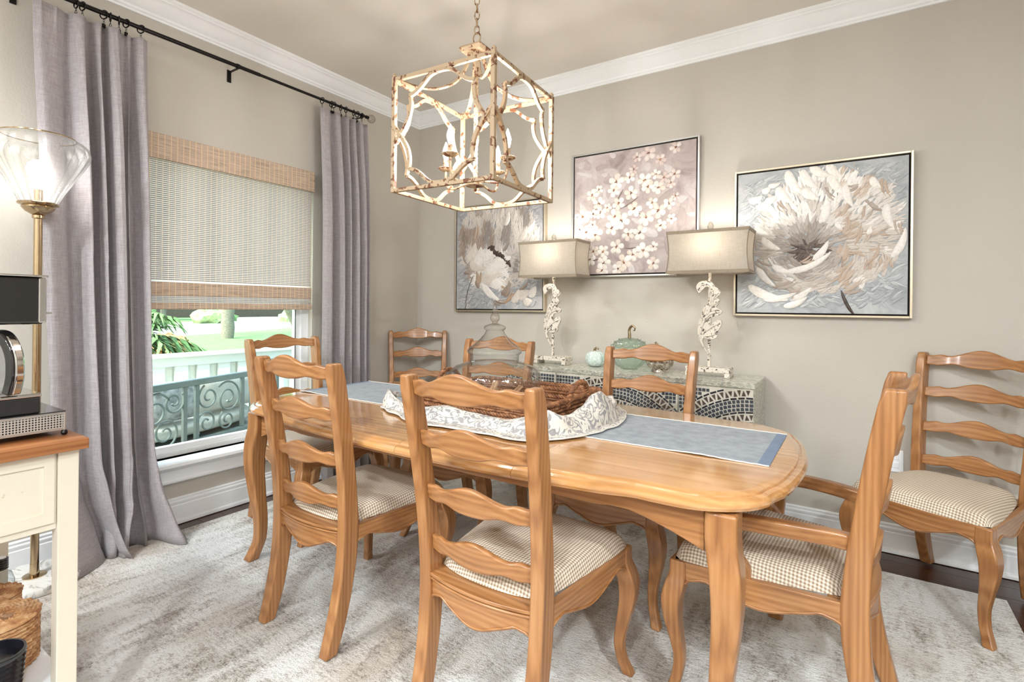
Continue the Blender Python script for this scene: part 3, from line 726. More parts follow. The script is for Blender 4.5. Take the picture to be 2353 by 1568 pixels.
for s in (-1, 1):
    pth = catmull([(s * (HX - .002), -.085, .06), (s * (HX + .004), -.085, .10), (s * (HX + .012), -.055, .142), (s * (HX + .014), 0, .158), (s * (HX + .012), .055, .142), (s * (HX + .004), .085, .10), (s * (HX - .002), .085, .06)], 8)
    m = MB(); rope(m, pth, .0062, 2, .032, .0072, 6, False); m.build('handle', 'seagrass', bk, 60)

jar = thing('apothecary_jar', 'large clear glass apothecary jar with pointed stopper standing in the basket', 'jar', (1.852, -1.405, BZ + .0125))
JB = BZ + .0125
outp = [(.10, 0), (.15, .004), (.185, .03), (.212, .075), (.222, .115), (.214, .155), (.185, .182), (.140, .198), (.118, .204), (.116, .225), (.118, .238)]
inp = [(max(.001, r - .004), z + (.004 if i == 0 else 0)) for i, (r, z) in enumerate(outp)]
m = MB(); m.lathe(outp, 72, 12, .05, ribf=lambda z: min(1, max(0, (.2 - z) / .06))); m.disc(.1, 0, 72); m.build('jar_body', 'jar_glass', jar, 60)
lid = [(.119, .239), (.128, .246), (.130, .256), (.122, .268), (.10, .286), (.072, .310), (.050, .335), (.042, .352), (.050, .358), (.054, .366), (.048, .374), (.030, .381), (.014, .385)]
m = MB(); m.lathe(lid, 48); ld_ = m.build('lid', 'jar_glass', jar, 60)
MB().lathe([(.0005, .384), (.014, .386), (.012, .392), (.021, .402), (.0235, .414), (.020, .427), (.014, .434), (.011, .452), (.0085, .472), (.0055, .479), (.0005, .48)], 24).build('finial', 'crystal', ld_, 60)
rngd = random.Random(5)
for k, (dx, dy, ln, an, tl_, w) in enumerate([(-.085, -.075, .11, 20, 6, .026), (.05, -.11, .12, -15, 8, .024), (.11, .03, .10, 80, 30, .024), (-.06, .09, .11, -50, 18, .024), (.0, -.01, .10, 100, 50, .022)]):
    m = MB(); rings = []
    for i in range(9):
        t = i / 8; w2 = w * (.6 + .5 * math.sin(PI * (t * .8 + .1))) * (1 + .2 * rngd.uniform(-1, 1)); rings.append([((t - .5) * ln, w2 * math.cos(a) * .8, w2 * math.sin(a) * .55) for a in [2 * PI * j / 8 + rngd.uniform(-.2, .2) for j in range(8)]])
    m.loft(rings); o = m.build('driftwood_piece', 'driftwood', None, 30, loc=(1.852 + dx * .9, -1.405 + dy * .9, JB + (.03, .034, .06, .05, .07)[k])); o.rotation_euler = (0, -R(tl_), R(an))
    tag(o, ['chunky driftwood piece lying lowest in the glass jar', 'driftwood stick leaning to the jar front', 'upright driftwood chip inside the glass jar', 'pale driftwood piece at the back of the glass jar', 'topmost driftwood sliver in the glass jar'][k], 'driftwood', 'driftwood pieces in the jar')

# patterned throw wrapped round the basket
hem = [(1.40, -1.62), (1.44, -1.735), (1.60, -1.80), (1.78, -1.885), (1.95, -1.865), (2.13, -1.862), (2.30, -1.862), (2.415, -1.74), (2.475, -1.56), (2.48, -1.38), (2.43, -1.20), (2.33, -1.04)]
inn = [(1.43, -1.60), (1.47, -1.70), (1.62, -1.705), (1.78, -1.705), (1.95, -1.705), (2.13, -1.705), (2.25, -1.705), (2.335, -1.66), (2.345, -1.50), (2.35, -1.36), (2.345, -1.24), (2.29, -1.13)]
H_ = catmull([(*p, 0) for p in hem], 12); I_ = catmull([(*p, 0) for p in inn], 12)
nu, nv = len(H_), 26; pts = []; uvs = []
for j in range(nv):
    v = j / (nv - 1)
    for i in range(nu):
        s = i / (nu - 1); p = I_[i].lerp(H_[i], v)
        big = .05 + .085 * math.exp(-((s - .85) / .14) ** 2) + .05 * math.exp(-((s - .62) / .07) ** 2) + .035 * math.exp(-((s - .07) / .09) ** 2)
        prof_ = math.sin(PI * min(1, v * 1.25 + .16)) ** .8 if v < .67 else 0
        wr = noise.noise(Vector((s * 11, v * 2.3, 1.3))) * .5 + noise.noise(Vector((s * 24, v * 4, 4.1))) * .16
        z = .006 + big * max(0, prof_) * (.75 + .7 * wr + .16 * math.sin(s * 26)) + .016 * max(0, noise.noise(Vector((s * 17, v * 3, 9)))) * (1 - v)
        d = (H_[i] - I_[i]).normalized() * .014 * noise.noise(Vector((s * 22, v * 4, 7)))
        if j == nv - 1: z = .0095 + .006 * max(0, wr)
        pts.append((p.x + d.x, p.y + d.y, TZ + max(.0095, z))); uvs.append((s * 1.95, v * .27))
m = MB(); m.quadgrid(pts, nu, nv); m.uv = uvs
th_ = m.build('patterned_throw', 'damask', None, 70); sd = th_.modifiers.new('cloth', 'SOLIDIFY'); sd.thickness = .003; sd.offset = 1
tag(th_, 'grey and cream damask cloth bunched around the seagrass basket', 'cloth')
MB().sweep([(p[0], p[1], p[2]) for p in pts[-nu:]], .0028, 5).build('piped_hem', 'stitch_white', th_)

# ------------------------------------------------------------------ mosaic console
KX0, KX1, KY0, KY1, KZ = 1.254, 2.838, -.417, -.032, .886
ko = thing('mosaic_console', 'low console cabinet with dark tile fan mosaic doors and pearl top', 'console', (KX0, KY1, 0))
def kloc(x, y, z): return (x - KX0, y - KY1, z)
MB().box(0, KX1 - KX0, KY0 - KY1 + .004, 0, .14, KZ - .028).build('carcass', 'pearl_mosaic', ko, 0)
MB().box(-.004, KX1 - KX0 + .004, KY0 - KY1 - .004, .004, KZ - .028, KZ).build('top_slab', 'pearl_mosaic', ko, 0, bevel=.002)
for x in (.04, KX1 - KX0 - .04):
    for y in (KY0 - KY1 + .15, -.04): MB().lathe([(.0005, .0), (.016, .0), (.024, .14), (.0005, .14)], 12).build('foot', 'tile_black', ko, loc=(x, y, 0))
PW = (KX1 - KX0) / 4; ZC = .333
sqm = {k: MB().box(-.5, .5, 0, 1, -.5, .5).mesh('tile', k, 0) for k in ('tile_blue', 'tile_black', 'tile_brown')}
trim_ = MB(); trim_.prism([(-.5, -.5), (.5, -.5), (0, .5)], lambda p: (p[0], 0, p[1]), lambda p: (p[0], 1, p[1])); trim_ = trim_.mesh('tile', 'tile_brown', 0)
tiles = []; rt = random.Random(9)
for d in range(4):
    x0, x1 = KX0 + PW * d, KX0 + PW * (d + 1); cx = x1 if d % 2 else x0
    pan = MB().box(.003, PW - .003, 0, .012, .16, KZ - .034).build('door', 'grout_cream', ko, 0, loc=(PW * d, KY0 - KY1 - .008, 0))
    zlo, zhi = .165, KZ - .042
    def add(kind, px, pz, w, h, ang):
        if x0 + .010 < px < x1 - .010 and zlo + .008 < pz < zhi - .004: tiles.append((d, kind, px, pz, w * rt.uniform(.88, 1.05), h * rt.uniform(.88, 1.05), ang + rt.uniform(-.06, .06)))
    arcs = [.53, .475, .40, .345, .27, .215, .14]
    for r in arcs:
        n = max(3, int(2 * PI * r / .040))
        for k in range(n): a = 2 * PI * k / n; add('tile_black', cx + r * math.cos(a), ZC + r * math.sin(a), .034, .0095, a + PI / 2)
    for r0, r1 in ((.475, .53), (.345, .40), (.215, .27)):           # triangle bands
        rr = (r0 + r1) / 2; n = int(2 * PI * rr / .022)
        for k in range(n): a = 2 * PI * k / n; add('tri', cx + rr * math.cos(a), ZC + rr * math.sin(a), .021, .033, a - PI / 2 + (PI if k % 2 else 0))
    for r0, r1 in ((.40, .475), (.27, .345), (.14, .215), (0, .14)):            # square bands
        nr = max(1, int((r1 - r0 - .012) / .0205))
        for q_ in range(nr):
            rr = r0 + .006 + (r1 - r0 - .012) * (q_ + .5) / nr; n = max(1, int(2 * PI * rr / .022))
            for k in range(n): a = 2 * PI * (k + .5 * (q_ % 2)) / n; add('tile_blue', cx + rr * math.cos(a), ZC + rr * math.sin(a), .0172, .0172, a)
    for i in range(19):
        for j in range(32):
            px, pz = x0 + .014 + i * .0212, zhi - .012 - j * .0212
            if math.hypot(px - cx, pz - ZC) > .544: add('tile_blue', px, pz, .0172, .0172, rt.uniform(-.1, .1))
    doors = [c for c in ko.children if c.name.startswith('door')]
doors = sorted([c for c in ko.children if c.name.startswith('door')], key=lambda c: c.location.x)
def rank(t):                       # the tiles nobody stands in front of come first
    return (0 if t[2] > 2.44 and t[3] > .62 else 1 if t[3] > .7 else 2, -t[2])
tiles.sort(key=rank); rest = [MB() for _ in range(4)]
def tile_mat(t, px, pz): return Matrix.Translation((px, -.0025, pz)) @ Matrix.Rotation(-t[6], 4, 'Y') @ Matrix.Diagonal((t[4], .004, t[5], 1))
cnt = 0
for t in tiles:
    dx = t[2] - KX0 - PW * t[0]; mt = tile_mat(t, dx, t[3])
    if cnt < 295:
        o = mkobj('tile', trim_ if t[1] == 'tri' else sqm[t[1]], doors[t[0]]); o.matrix_local = mt; cnt += 1
    else:
        src = trim_ if t[1] == 'tri' else sqm[t[1]]; b = len(rest[t[0]].v); rest[t[0]].v += [tuple(mt @ v.co) for v in src.vertices]; rest[t[0]].f += [tuple(b + i for i in p.vertices) for p in src.polygons]
for k, rm in enumerate(rest):
    if rm.v: o = rm.build('tile_field', 'tile_blue', doors[k], 0, fix=False); o['kind'] = 'stuff'

# ------------------------------------------------------------------ buffet lamps
leaf = [(415,1150),(360,1090),(310,1010),(275,940),(258,860),(262,780),(280,700),(310,630),(318,580),(345,535),(372,520),(395,480),(405,420),(400,360),(385,318),(352,312),(325,335),(295,362),(270,390),(245,352),(236,302),(262,262),(310,242),(370,240),(420,262),(452,312),(478,325),(520,372),(512,408),(480,440),(512,468),(502,508),(470,550),(505,575),(542,606),(512,648),(445,664),(412,690),(415,735),(408,770),(470,715),(530,710),(537,758),(518,800),(497,840),(492,890),(470,922),(430,937),(370,932),(332,922),(318,962),(334,1020),(368,1080),(422,1140)]
lp = [((X - 385) * .000477, .558 - (Y - 245) * .00049) for X, Y in leaf]
lp = [(p.x, p.y) for p in catmull([(x, z, 0) for x, z in lp], 3, True)]
def buffet_lamp(x, y, label):
    t = thing('buffet_lamp', label, 'lamp', (x, y, KZ), 0, 'table lamps on the console')
    b = MB(); b.box(-.125, .125, -.055, .055, .026, .056); b.box(-.125, -.095, -.055, .055, 0, .026); b.box(.095, .125, -.055, .055, 0, .026); b.build('base', 'carved_white', t, 0, bevel=.004)
    MB().box(-.0075, .0075, -.0075, .0075, .056, .70).build('stem', 'carved_white', t, 0, bevel=.002)
    m = MB(); m.prism(lp, lambda p: (p[0], -.0285, p[1]), lambda p: (p[0], -.0085, p[1])); lf = m.build('carved_leaf', 'carved_white', t, 30, bevel=.004)
    def ln(X, Y): return ((X - 385) * .000477, -.0295, .558 - (Y - 245) * .00049)
    for pth, r in (([(400, 1130), (340, 1040), (292, 930), (300, 820), (335, 720), (385, 620), (425, 520), (435, 420), (415, 320), (370, 275), (300, 290)], .007), ([(310, 880), (380, 820), (450, 770), (520, 745)], .008), ([(345, 700), (400, 640), (460, 615), (520, 610)], .008), ([(400, 570), (450, 520), (500, 485)], .007), ([(340, 900), (400, 890), (470, 870)], .009), ([(425, 470), (465, 410), (500, 380)], .007), ([(300, 740), (315, 650), (350, 560)], .006)):
        m = MB(); pp = catmull([ln(*q_) for q_ in pth], 5); m.sweep(pp, [r * (.4 + .6 * math.sin(PI * (.1 + .85 * i / len(pp)))) for i in range(len(pp))], 8); m.build('vein', 'carved_white', lf, 60)
    # shade: rectangular, inward-bowed sides
    def ring(z, k): 
        r = []; hx, hy = .228 * k, .104 * k
        for a, b in (((-hx, -hy), (hx, -hy)), ((hx, -hy), (hx, hy)), ((hx, hy), (-hx, hy)), ((-hx, hy), (-hx, -hy))):
            for i in range(6): r.append((a[0] + (b[0] - a[0]) * i / 6, a[1] + (b[1] - a[1]) * i / 6, z))
        return r
    z0, z1 = .603, .853
    m = MB(); m.loft([ring(z0 + (z1 - z0) * i / 12, 1 - .055 * math.sin(PI * i / 12)) for i in range(13)], cap=False); sh = m.build('shade', 'shade_linen', t, 40); sd = sh.modifiers.new('th', 'SOLIDIFY'); sd.thickness = .002
    for z in (z0 + .008, z1 - .008):
        m = MB(); m.loft([ring(z - .009, 1.004), ring(z + .009, 1.004), ring(z + .009, .99), ring(z - .009, .99)], closed=True); m.build('shade_trim', 'shade_trim', sh, 30)
    for sx in (-1, 1):
        for sy in (-1, 1): MB().sweep([(sx * .229 * (1 - .055 * math.sin(PI * i / 12)), sy * .105 * (1 - .055 * math.sin(PI * i / 12)), z0 + (z1 - z0) * i / 12) for i in range(13)], .003, 5).build('corner_seam', 'shade_trim', sh)
    m = MB()
    for a in (0, PI / 2): m.sweep([(.226 * math.cos(a), .102 * math.sin(a), z1 - .012), (-.226 * math.cos(a), -.102 * math.sin(a), z1 - .012)], .002, 5)
    m.build('shade_frame', 'champagne', sh)
    MB().lathe([(.0005, .70), (.012, .70), (.012, .74), (.0005, .74)], 12).build('socket', 'champagne', t)
    MB().lathe([(.0005, .74), (.012, .745), (.026, .775), (.028, .795), (.02, .815), (.0005, .822)], 14).build('bulb', 'shade_bulb', t, 60)
    MB().sweep(catmull([(-.008, 0, .71), (-.045, 0, .76), (-.04, 0, .82), (0, 0, .846), (.04, 0, .82), (.045, 0, .76), (.008, 0, .71)], 5), .0018, 5).build('harp', 'champagne', t)
    MB().lathe([(.0005, .846), (.006, .848), (.006, .858), (.016, .868), (.019, .885), (.012, .902), (.004, .912), (.0005, .914)], 8).build('finial', 'crystal', t, 25)
buffet_lamp(1.512, -.222, 'carved white leaf table lamp between the grey peony painting and the blossom painting')
buffet_lamp(2.563, -.222, 'carved white leaf table lamp beside the large white flower painting')

# ------------------------------------------------------------------ pumpkins on the console
def pumpkin_profile(r, h, n=14): return [(max(.0005, r * abs(math.sin(PI * k / n)) ** .72), h * (.5 - .5 * math.cos(PI * k / n))) for k in range(n + 1)]
p = thing('glass_pumpkin', 'small mottled mint glass pumpkin with bronze stem on the console', 'pumpkin', (1.822, -.19, KZ))
MB().lathe(pumpkin_profile(.068, .105), 64, 10, .09).build('body', 'mint_glass', p, 60)
MB().sweep(catmull([(0, 0, .098), (-.006, 0, .112), (.004, 0, .126), (.016, 0, .124), (.02, 0, .114)], 5), [.009] * 8 + [.006] * 13, 8).build('stem', 'stem_bronze', p)
p = thing('glass_pumpkin', 'large pale green glass pumpkin bowl with scalloped lid and curled stem', 'pumpkin', (2.055, -.178, KZ))
m = MB(); m.lathe([(.0005, .002), (.05, 0), (.055, .008), (.075, .018), (.105, .05), (.12, .09), (.118, .115)], 72, 12, .07); m.build('bowl', 'green_glass', p, 60)
m = MB(); m.lathe([(.12, .117), (.122, .126), (.112, .155), (.088, .180), (.055, .196), (.02, .203), (.0005, .203)], 72, 12, .05); ldp = m.build('lid', 'green_glass', p, 60)
for rr, zz, n in ((.114, .152, 14), (.094, .176, 12), (.066, .193, 9)):
    m = MB()
    for k in range(n):
        a = 2 * PI * k / n; w = PI / n
        m.sweep([((rr + .004 - .012 * abs(u) ** 2 * 0) * math.cos(a + w * u), (rr + .004) * math.sin(a + w * u), zz - .012 * (1 - u * u) + .004) for u in (-1, -.6, -.2, .2, .6, 1)], .0022, 5)
    m.build('scallop_ring', 'green_glass', ldp, 60)
MB().sweep(catmull([(0, 0, .20), (0, 0, .225), (-.002, 0, .252), (.008, 0, .274), (.024, 0, .28), (.036, 0, .268), (.034, 0, .252), (.026, 0, .25)], 5), [.012 * (1 - i / 45) for i in range(36)], 8).build('stem', 'stem_bronze', ldp)
p = thing('mercury_pumpkin', 'silver mercury glass pumpkin with bent stem on the console', 'pumpkin', (2.272, -.228, KZ))
m = MB(); m.lathe([(.0005, 0), (.05, 0), (.053, .01), (.048, .016)] + [(max(.0005, .083 * abs(math.sin(PI * (k + 2.4) / 16.4)) ** .7), .014 + .118 * (.5 - .5 * math.cos(PI * (k + 2.4) / 16.4))) for k in range(15)], 80, 12, .12, ribf=lambda z: 1 if z > .02 else 0); m.build('body', 'mercury_glass', p, 60)
MB().sweep(catmull([(0, 0, .122), (-.004, 0, .14), (-.014, 0, .165), (-.03, 0, .186)], 5), [.012 - .0004 * i for i in range(16)], 8).build('stem', 'stem_bronze', p)

# ------------------------------------------------------------------ paintings
def stroke(m, u, v, L, W, ang, col, bend=0.0, lift=.004, taper=.4):
    """one raised dab of paint; u,v in metres on the canvas, ang from the x axis"""
    n, k = 10, 3; c, s = math.cos(ang), math.sin(ang); ring = []
    for i in range(2 * n):
        a = PI * i / n; a_ = math.cos(a); w = math.sin(a) * (1 - taper * a_); ring.append((a_ * L / 2, w * W / 2))
    base = len(m.v)
    for q_, h in ((1, .0), (.72, .75), (.35, 1.0)):
        for a_, b_ in ring:
            x, y = a_ * q_, b_ * q_ + bend * L * ((a_ * q_ / (L / 2)) ** 2 - .5)
            m.v.append((u + x * c - y * s, -lift * h - base * 3e-8, v + x * s + y * c))
            j = .9 + .2 * random.random() * .5 + (.06 if h > .5 else -.05); m.col.append((min(1, col[0] * j), min(1, col[1] * j), min(1, col[2] * j), 1))
    N = 2 * n
    for r in range(2):
        for i in range(N): m.f.append((base + r * N + i, base + r * N + (i + 1) % N, base + (r + 1) * N + (i + 1) % N, base + (r + 1) * N + i))
    m.f.append(tuple(base + 2 * N + i for i in range(N)))
def painting(name, label, x0, x1, z0, z1, canvas, frame, strokes, tilt=0.0):
    w, h = x1 - x0, z1 - z0
    t = thing(name, label, 'painting', ((x0 + x1) / 2, -.002, z0)); t.rotation_euler = (0, tilt, 0)
    hw = w / 2; f = .012; D = .042
    for a in ((-hw, -hw + f, 0, h), (hw - f, hw, 0, h), (-hw + f, hw - f, 0, f), (-hw + f, hw - f, h - f, h)): MB().box(a[0], a[1], -D, 0, a[2], a[3]).build('frame_rail', frame, t, 0, bevel=.0015)
    MB().box(-hw + f, hw - f, -.012, -.001, f, h - f).build('backing', 'frame_gap', t, 0)
    g = f + .009
    cv = MB().box(-hw + g, hw - g, -D + .004, -.012, g, h - g).build('canvas', canvas, t, 0)
    m = MB(); m.col = []; W, H = w - 2 * g, h - 2 * g
    strokes(m, lambda u, v: (-hw + g + u * W, g + (1 - v) * H), W, H)
    m.v = [(min(hw - g - .001, max(-hw + g + .001, p[0])), p[1] - D + .004, min(h - g - .001, max(g + .001, p[2]))) for p in m.v]
    m.build('paint_strokes', 'oil_paint', cv, 60, fix=False)['kind'] = 'stuff'
def C(*a): return srgb(*a)[:3]
WHT, CRM, TAN, BRN, DRK, GRY, BLU, PNK = C(244, 240, 234), C(222, 212, 202), C(178, 146, 116), C(134, 112, 96), C(64, 48, 42), C(168, 160, 154), C(168, 180, 192), C(214, 196, 190)
def cmix(a, b, t): t = max(0, min(1, t)); return tuple(x + (y - x) * t for x, y in zip(a, b))
def big_flower(m, T, W, H):
    rd = random.Random(21)
    for k in range(2600):
        u, v = rd.uniform(.04, .96), rd.uniform(.04, .95)
        e = math.hypot((u - .55) / .43, (v - .45) / .41) + .10 * noise.noise(Vector((u * 7, v * 7, 3)))
        hu, hv = u - .45, v - .56; r = math.hypot(hu * 1.1, hv * 1.25); an = math.atan2(-hv, hu)
        if e > 1.02:
            if rd.random() < .55: continue
            col = cmix(C(158, 162, 167), C(198, 200, 200), rd.random()); ang = R(rd.choice([25, 35, -30, 40])) + rd.uniform(-.3, .3)
        else:
            up = max(0, (.52 - v) / .4); rt_ = max(0, (u - .58) / .35)
            col = cmix(C(206, 196, 187), WHT, up * 1.15 * (1 - .55 * rt_)); n_ = noise.noise(Vector((u * 11, v * 11, 8)))
            if n_ > .12: col = cmix(col, TAN if rt_ > .1 else C(170, 158, 148), .35 + .4 * rd.random())
            if n_ < -.25: col = cmix(col, WHT, .6)
            if r < .27: col = cmix(C(128, 114, 104), col, (r / .27) ** 1.3 * (.5 + .5 * rd.random()))
            if r < .13 and hv > -.05 and hu > -.09: col = cmix(DRK, BRN, rd.random() * .5)
            ang = an + rd.uniform(-.35, .35) if v < .62 else an + PI / 2 + rd.uniform(-.4, .4)
        stroke(m, *T(u, v), rd.uniform(.035, .085), rd.uniform(.008, .018), ang, col, rd.uniform(-.1, .1), .0012)
    for u, v, l, w, a in ((.12, .19, .10, .06, 20), (.17, .24, .10, .06, 15), (.19, .13, .07, .05, 30), (.24, .10, .08, .04, 10), (.22, .2, .09, .06, 25), (.30, .18, .16, .07, -50), (.36, .10, .2, .07, -60), (.45, .09, .17, .065, -55), (.46, .19, .13, .07, -40), (.52, .045, .16, .06, -35), (.6, .05, .14, .06, -50), (.62, .15, .2, .06, -58), (.68, .22, .17, .055, -75), (.83, .16, .1, .05, -55), (.9, .38, .17, .055, -75), (.96, .55, .2, .05, 70), (.63, .42, .07, .04, -60), (.8, .46, .06, .035, 75), (.53, .58, .16, .05, 55), (.5, .65, .22, .045, 32), (.44, .68, .24, .05, 20), (.22, .52, .16, .055, -35), (.19, .75, .2, .05, -50), (.2, .87, .28, .07, -22), (.28, .89, .22, .05, 12), (.38, .93, .16, .05, 25), (.42, .87, .14, .05, 35), (.16, .42, .12, .05, -40), (.3, .7, .16, .05, -22), (.55, .3, .2, .06, 80)):
        stroke(m, *T(u, v), l * .82, w * .72, R(a), cmix(WHT, CRM, .25), .08, .0038)
    for u, v, l, w, a, c in ((.70, .17, .09, .05, 10, BRN), (.88, .2, .14, .045, -70, TAN), (.82, .3, .12, .05, -50, BRN), (.78, .34, .1, .03, 70, TAN), (.67, .43, .14, .04, 80, TAN), (.73, .47, .14, .035, 72, TAN), (.8, .5, .12, .03, 70, TAN), (.65, .58, .12, .07, 75, TAN), (.82, .62, .16, .04, 62, TAN), (.28, .26, .1, .03, -60, BRN), (.56, .2, .12, .03, -58, BRN), (.3, .8, .16, .08, 10, BRN), (.27, .74, .12, .05, -30, BRN), (.72, .8, .13, .05, 30, TAN), (.71, .86, .1, .035, 12, BRN), (.38, .86, .09, .04, 30, TAN), (.46, .63, .1, .03, 35, TAN), (.95, .45, .12, .03, -70, TAN), (.13, .5, .12, .05, -75, DRK), (.17, .66, .13, .04, -35, BRN)):
        for q_ in range(3): stroke(m, *T(u + rd.uniform(-.02, .02), v + rd.uniform(-.02, .02)), l * rd.uniform(.5, .85), w * rd.uniform(.25, .45), R(a) + rd.uniform(-.25, .25), cmix(c, C(196, 184, 174), rd.uniform(.35, .75)), .1, .0015)
    stroke(m, *T(.68, .93), .15, .017, R(-66), DRK, .05, .004, 0)
def blossoms(m, T, W, H):
    rd = random.Random(4)
    for k in range(60): p = T(rd.random() * .98 + .01, rd.random() * .98 + .01); stroke(m, *p, rd.uniform(.06, .16), rd.uniform(.03, .06), rd.uniform(0, PI), rd.choice([C(198, 188, 186), C(182, 168, 166), C(206, 198, 197), C(172, 158, 154)]), 0, .0012)
    for a, b in (((.38, .40), (.43, .32)), ((.42, .47), (.55, .40)), ((.55, .52), (.64, .55)), ((.46, .80), (.58, .79)), ((.1, .9), (.3, .85)), ((.44, .68), (.55, .67))):
        p, q_ = T(*a), T(*b); stroke(m, (p[0] + q_[0]) / 2, (p[1] + q_[1]) / 2, math.hypot(q_[0] - p[0], q_[1] - p[1]) * 1.2, .007, math.atan2(q_[1] - p[1], q_[0] - p[0]), C(110, 92, 86), .05, .003, 0)
    F = [(140,375,40),(185,340,28),(185,425,40),(295,290,50),(280,345,40),(375,265,35),(385,360,42),(310,425,40),(405,460,46),(285,505,46),(330,530,50),(475,515,45),(545,470,45),(510,420,35),(465,280,45),(485,320,40),(545,325,40),(530,245,30),(578,265,35),(615,300,30),(635,245,35),(555,155,35),(485,115,45),(400,215,30),(640,380,25),(605,425,35),(80,505,50),(45,510,25),(150,490,30),(195,480,40),(105,605,45),(165,615,50),(270,575,45),(145,555,30),(370,615,40),(440,605,45),(300,690,45),(460,715,48),(345,785,48),(220,790,45),(130,770,40),(215,720,40),(150,720,40),(520,795,40),(210,835,40),(310,830,40),(400,740,40),(520,690,30),(640,80,35),(420,140,30),(560,560,35),(620,520,30),(60,590,35),(240,450,28)]
    for X, Y, r in F:
        u = (X - 22) / 728; yt = 152 - 122 * u; v = (Y - yt) / (862 - 17 * u - yt); rr = r / 728 * W * .98; a0 = rd.uniform(0, 2 * PI); p = T(min(.97, max(.03, u)), min(.97, max(.03, v)))
        faint = (u > .72 and v < .45) or Y < 225; cols = [PNK, C(222, 210, 204)] if faint else [WHT, C(240, 234, 226), C(230, 218, 206)]
        for k in range(5):
            a = a0 + 2 * PI * k / 5 + rd.uniform(-.15, .15); stroke(m, p[0] + math.cos(a) * rr * .56, p[1] + math.sin(a) * rr * .56, rr * .98, rr * .72, a, rd.choice(cols), 0, .005, -.3)
        for k in range(5): a = rd.uniform(0, 2 * PI); stroke(m, p[0] + math.cos(a) * rr * .12, p[1] + math.sin(a) * rr * .12, rr * .36, rr * .08, a, rd.choice([C(150, 96, 60), C(112, 60, 44), C(190, 130, 80)]), 0, .0085)
def peony(m, T, W, H):
    rd = random.Random(33)
    for k in range(2200):
        u, v = rd.uniform(.04, .96), rd.uniform(.04, .96); e = math.hypot((u - .5) / .5, (v - .38) / .44) + .12 * noise.noise(Vector((u * 6, v * 6, 5)))
        if e > 1:
            if rd.random() < .55: continue
            col = cmix(C(150, 152, 158), C(192, 191, 190), rd.random()); ang = R(rd.uniform(-30, 60))
        else:
            n_ = noise.noise(Vector((u * 9, v * 5, 2))); col = cmix(C(176, 168, 162), C(216, 208, 200), .5 + n_ + .3 * (u - .5))
            if u < .35 and n_ < .1: col = cmix(col, C(150, 128, 112), .5 + .3 * rd.random())
            if n_ < -.3: col = cmix(col, C(122, 112, 106), .6)
            if v > .42 and .2 < u < .62: col = cmix(col, WHT, .55)
            ang = R(rd.uniform(55, 105)) if v < .45 else R(rd.uniform(-30, 50))
        stroke(m, *T(u, v), rd.uniform(.035, .09), rd.uniform(.009, .02), ang, col, rd.uniform(-.1, .1), .0012)
    for u, v, l, w, a, c in ((.2, .44, .2, .1, 60, CRM), (.28, .5, .22, .12, 70, WHT), (.38, .47, .2, .1, 40, WHT), (.26, .58, .2, .1, -20, CRM), (.47, .6, .26, .13, 30, WHT), (.56, .55, .22, .12, 20, WHT), (.42, .7, .26, .12, 10, CRM), (.5, .75, .2, .12, -30, WHT), (.44, .85, .3, .06, -40, WHT), (.37, .82, .2, .05, -55, WHT), (.8, .86, .14, .1, 20, CRM), (.9, .84, .12, .08, 50, WHT), (.85, .93, .1, .08, 0, CRM), (.62, .14, .14, .05, 75, WHT), (.7, .12, .12, .05, 80, CRM), (.8, .3, .16, .07, 60, CRM), (.88, .24, .14, .06, 50, WHT), (.55, .08, .12, .05, 70, CRM), (.72, .88, .14, .08, 60, CRM)): stroke(m, *T(u, v), l * .85, w * .8, R(a), cmix(c, C(196, 188, 182), .3), .08, .005)
    for u, v, l, w, a, c in ((.44, .3, .2, .06, 70, BRN), (.47, .27, .1, .03, 80, CRM), (.28, .7, .16, .09, 80, TAN), (.27, .75, .1, .06, -60, BRN), (.62, .83, .2, .12, 60, BRN), (.55, .78, .12, .06, -30, TAN), (.52, .93, .16, .04, -10, BRN), (.66, .88, .16, .05, 50, TAN), (.8, .78, .14, .04, 40, BRN), (.1, .5, .14, .04, -75, BRN), (.08, .42, .1, .04, 70, BRN), (.6, .4, .14, .05, 60, C(110, 104, 100)), (.12, .25, .16, .05, 80, BRN), (.25, .25, .18, .05, 75, TAN)): [stroke(m, *T(u + rd.uniform(-.02, .02), v + rd.uniform(-.02, .02)), l * rd.uniform(.5, .85), w * rd.uniform(.3, .5), R(a) + rd.uniform(-.25, .25), cmix(c, C(176, 166, 158), rd.uniform(.1, .6)), .1, .004) for q_ in range(3)]
    for k in range(26):
        s = k / 25; u = .42 + .22 * s; v = .40 + .10 * math.sin(s * PI * .6) + .18 * max(0, s - .6); stroke(m, *T(u, v), rd.uniform(.03, .07), .02, rd.uniform(0, PI), DRK, 0, .005)
    a, b = T(.12, .97), T(.2, .70)
    for k in range(6): s = k / 5; stroke(m, a[0] + (b[0] - a[0]) * s - .015 * math.sin(PI * s), a[1] + (b[1] - a[1]) * s, .07, .008, R(72 - 14 * s), C(110, 108, 100), 0, .003, 0)
painting('flower_painting', 'square framed painting of one large white flower on blue grey', 2.66, 3.527, 1.243, 2.115, 'canvas_blue', 'champagne', big_flower)
painting('blossom_painting', 'framed painting of many small white blossoms on mauve grey', 1.556, 2.452, 1.498, 2.382, 'canvas_mauve', 'silver_frame', blossoms)
painting('peony_painting', 'framed painting of a loose grey and white peony behind the lamp', .464, 1.336, 1.243, 2.113, 'canvas_grey', 'champagne', peony, R(-.35))

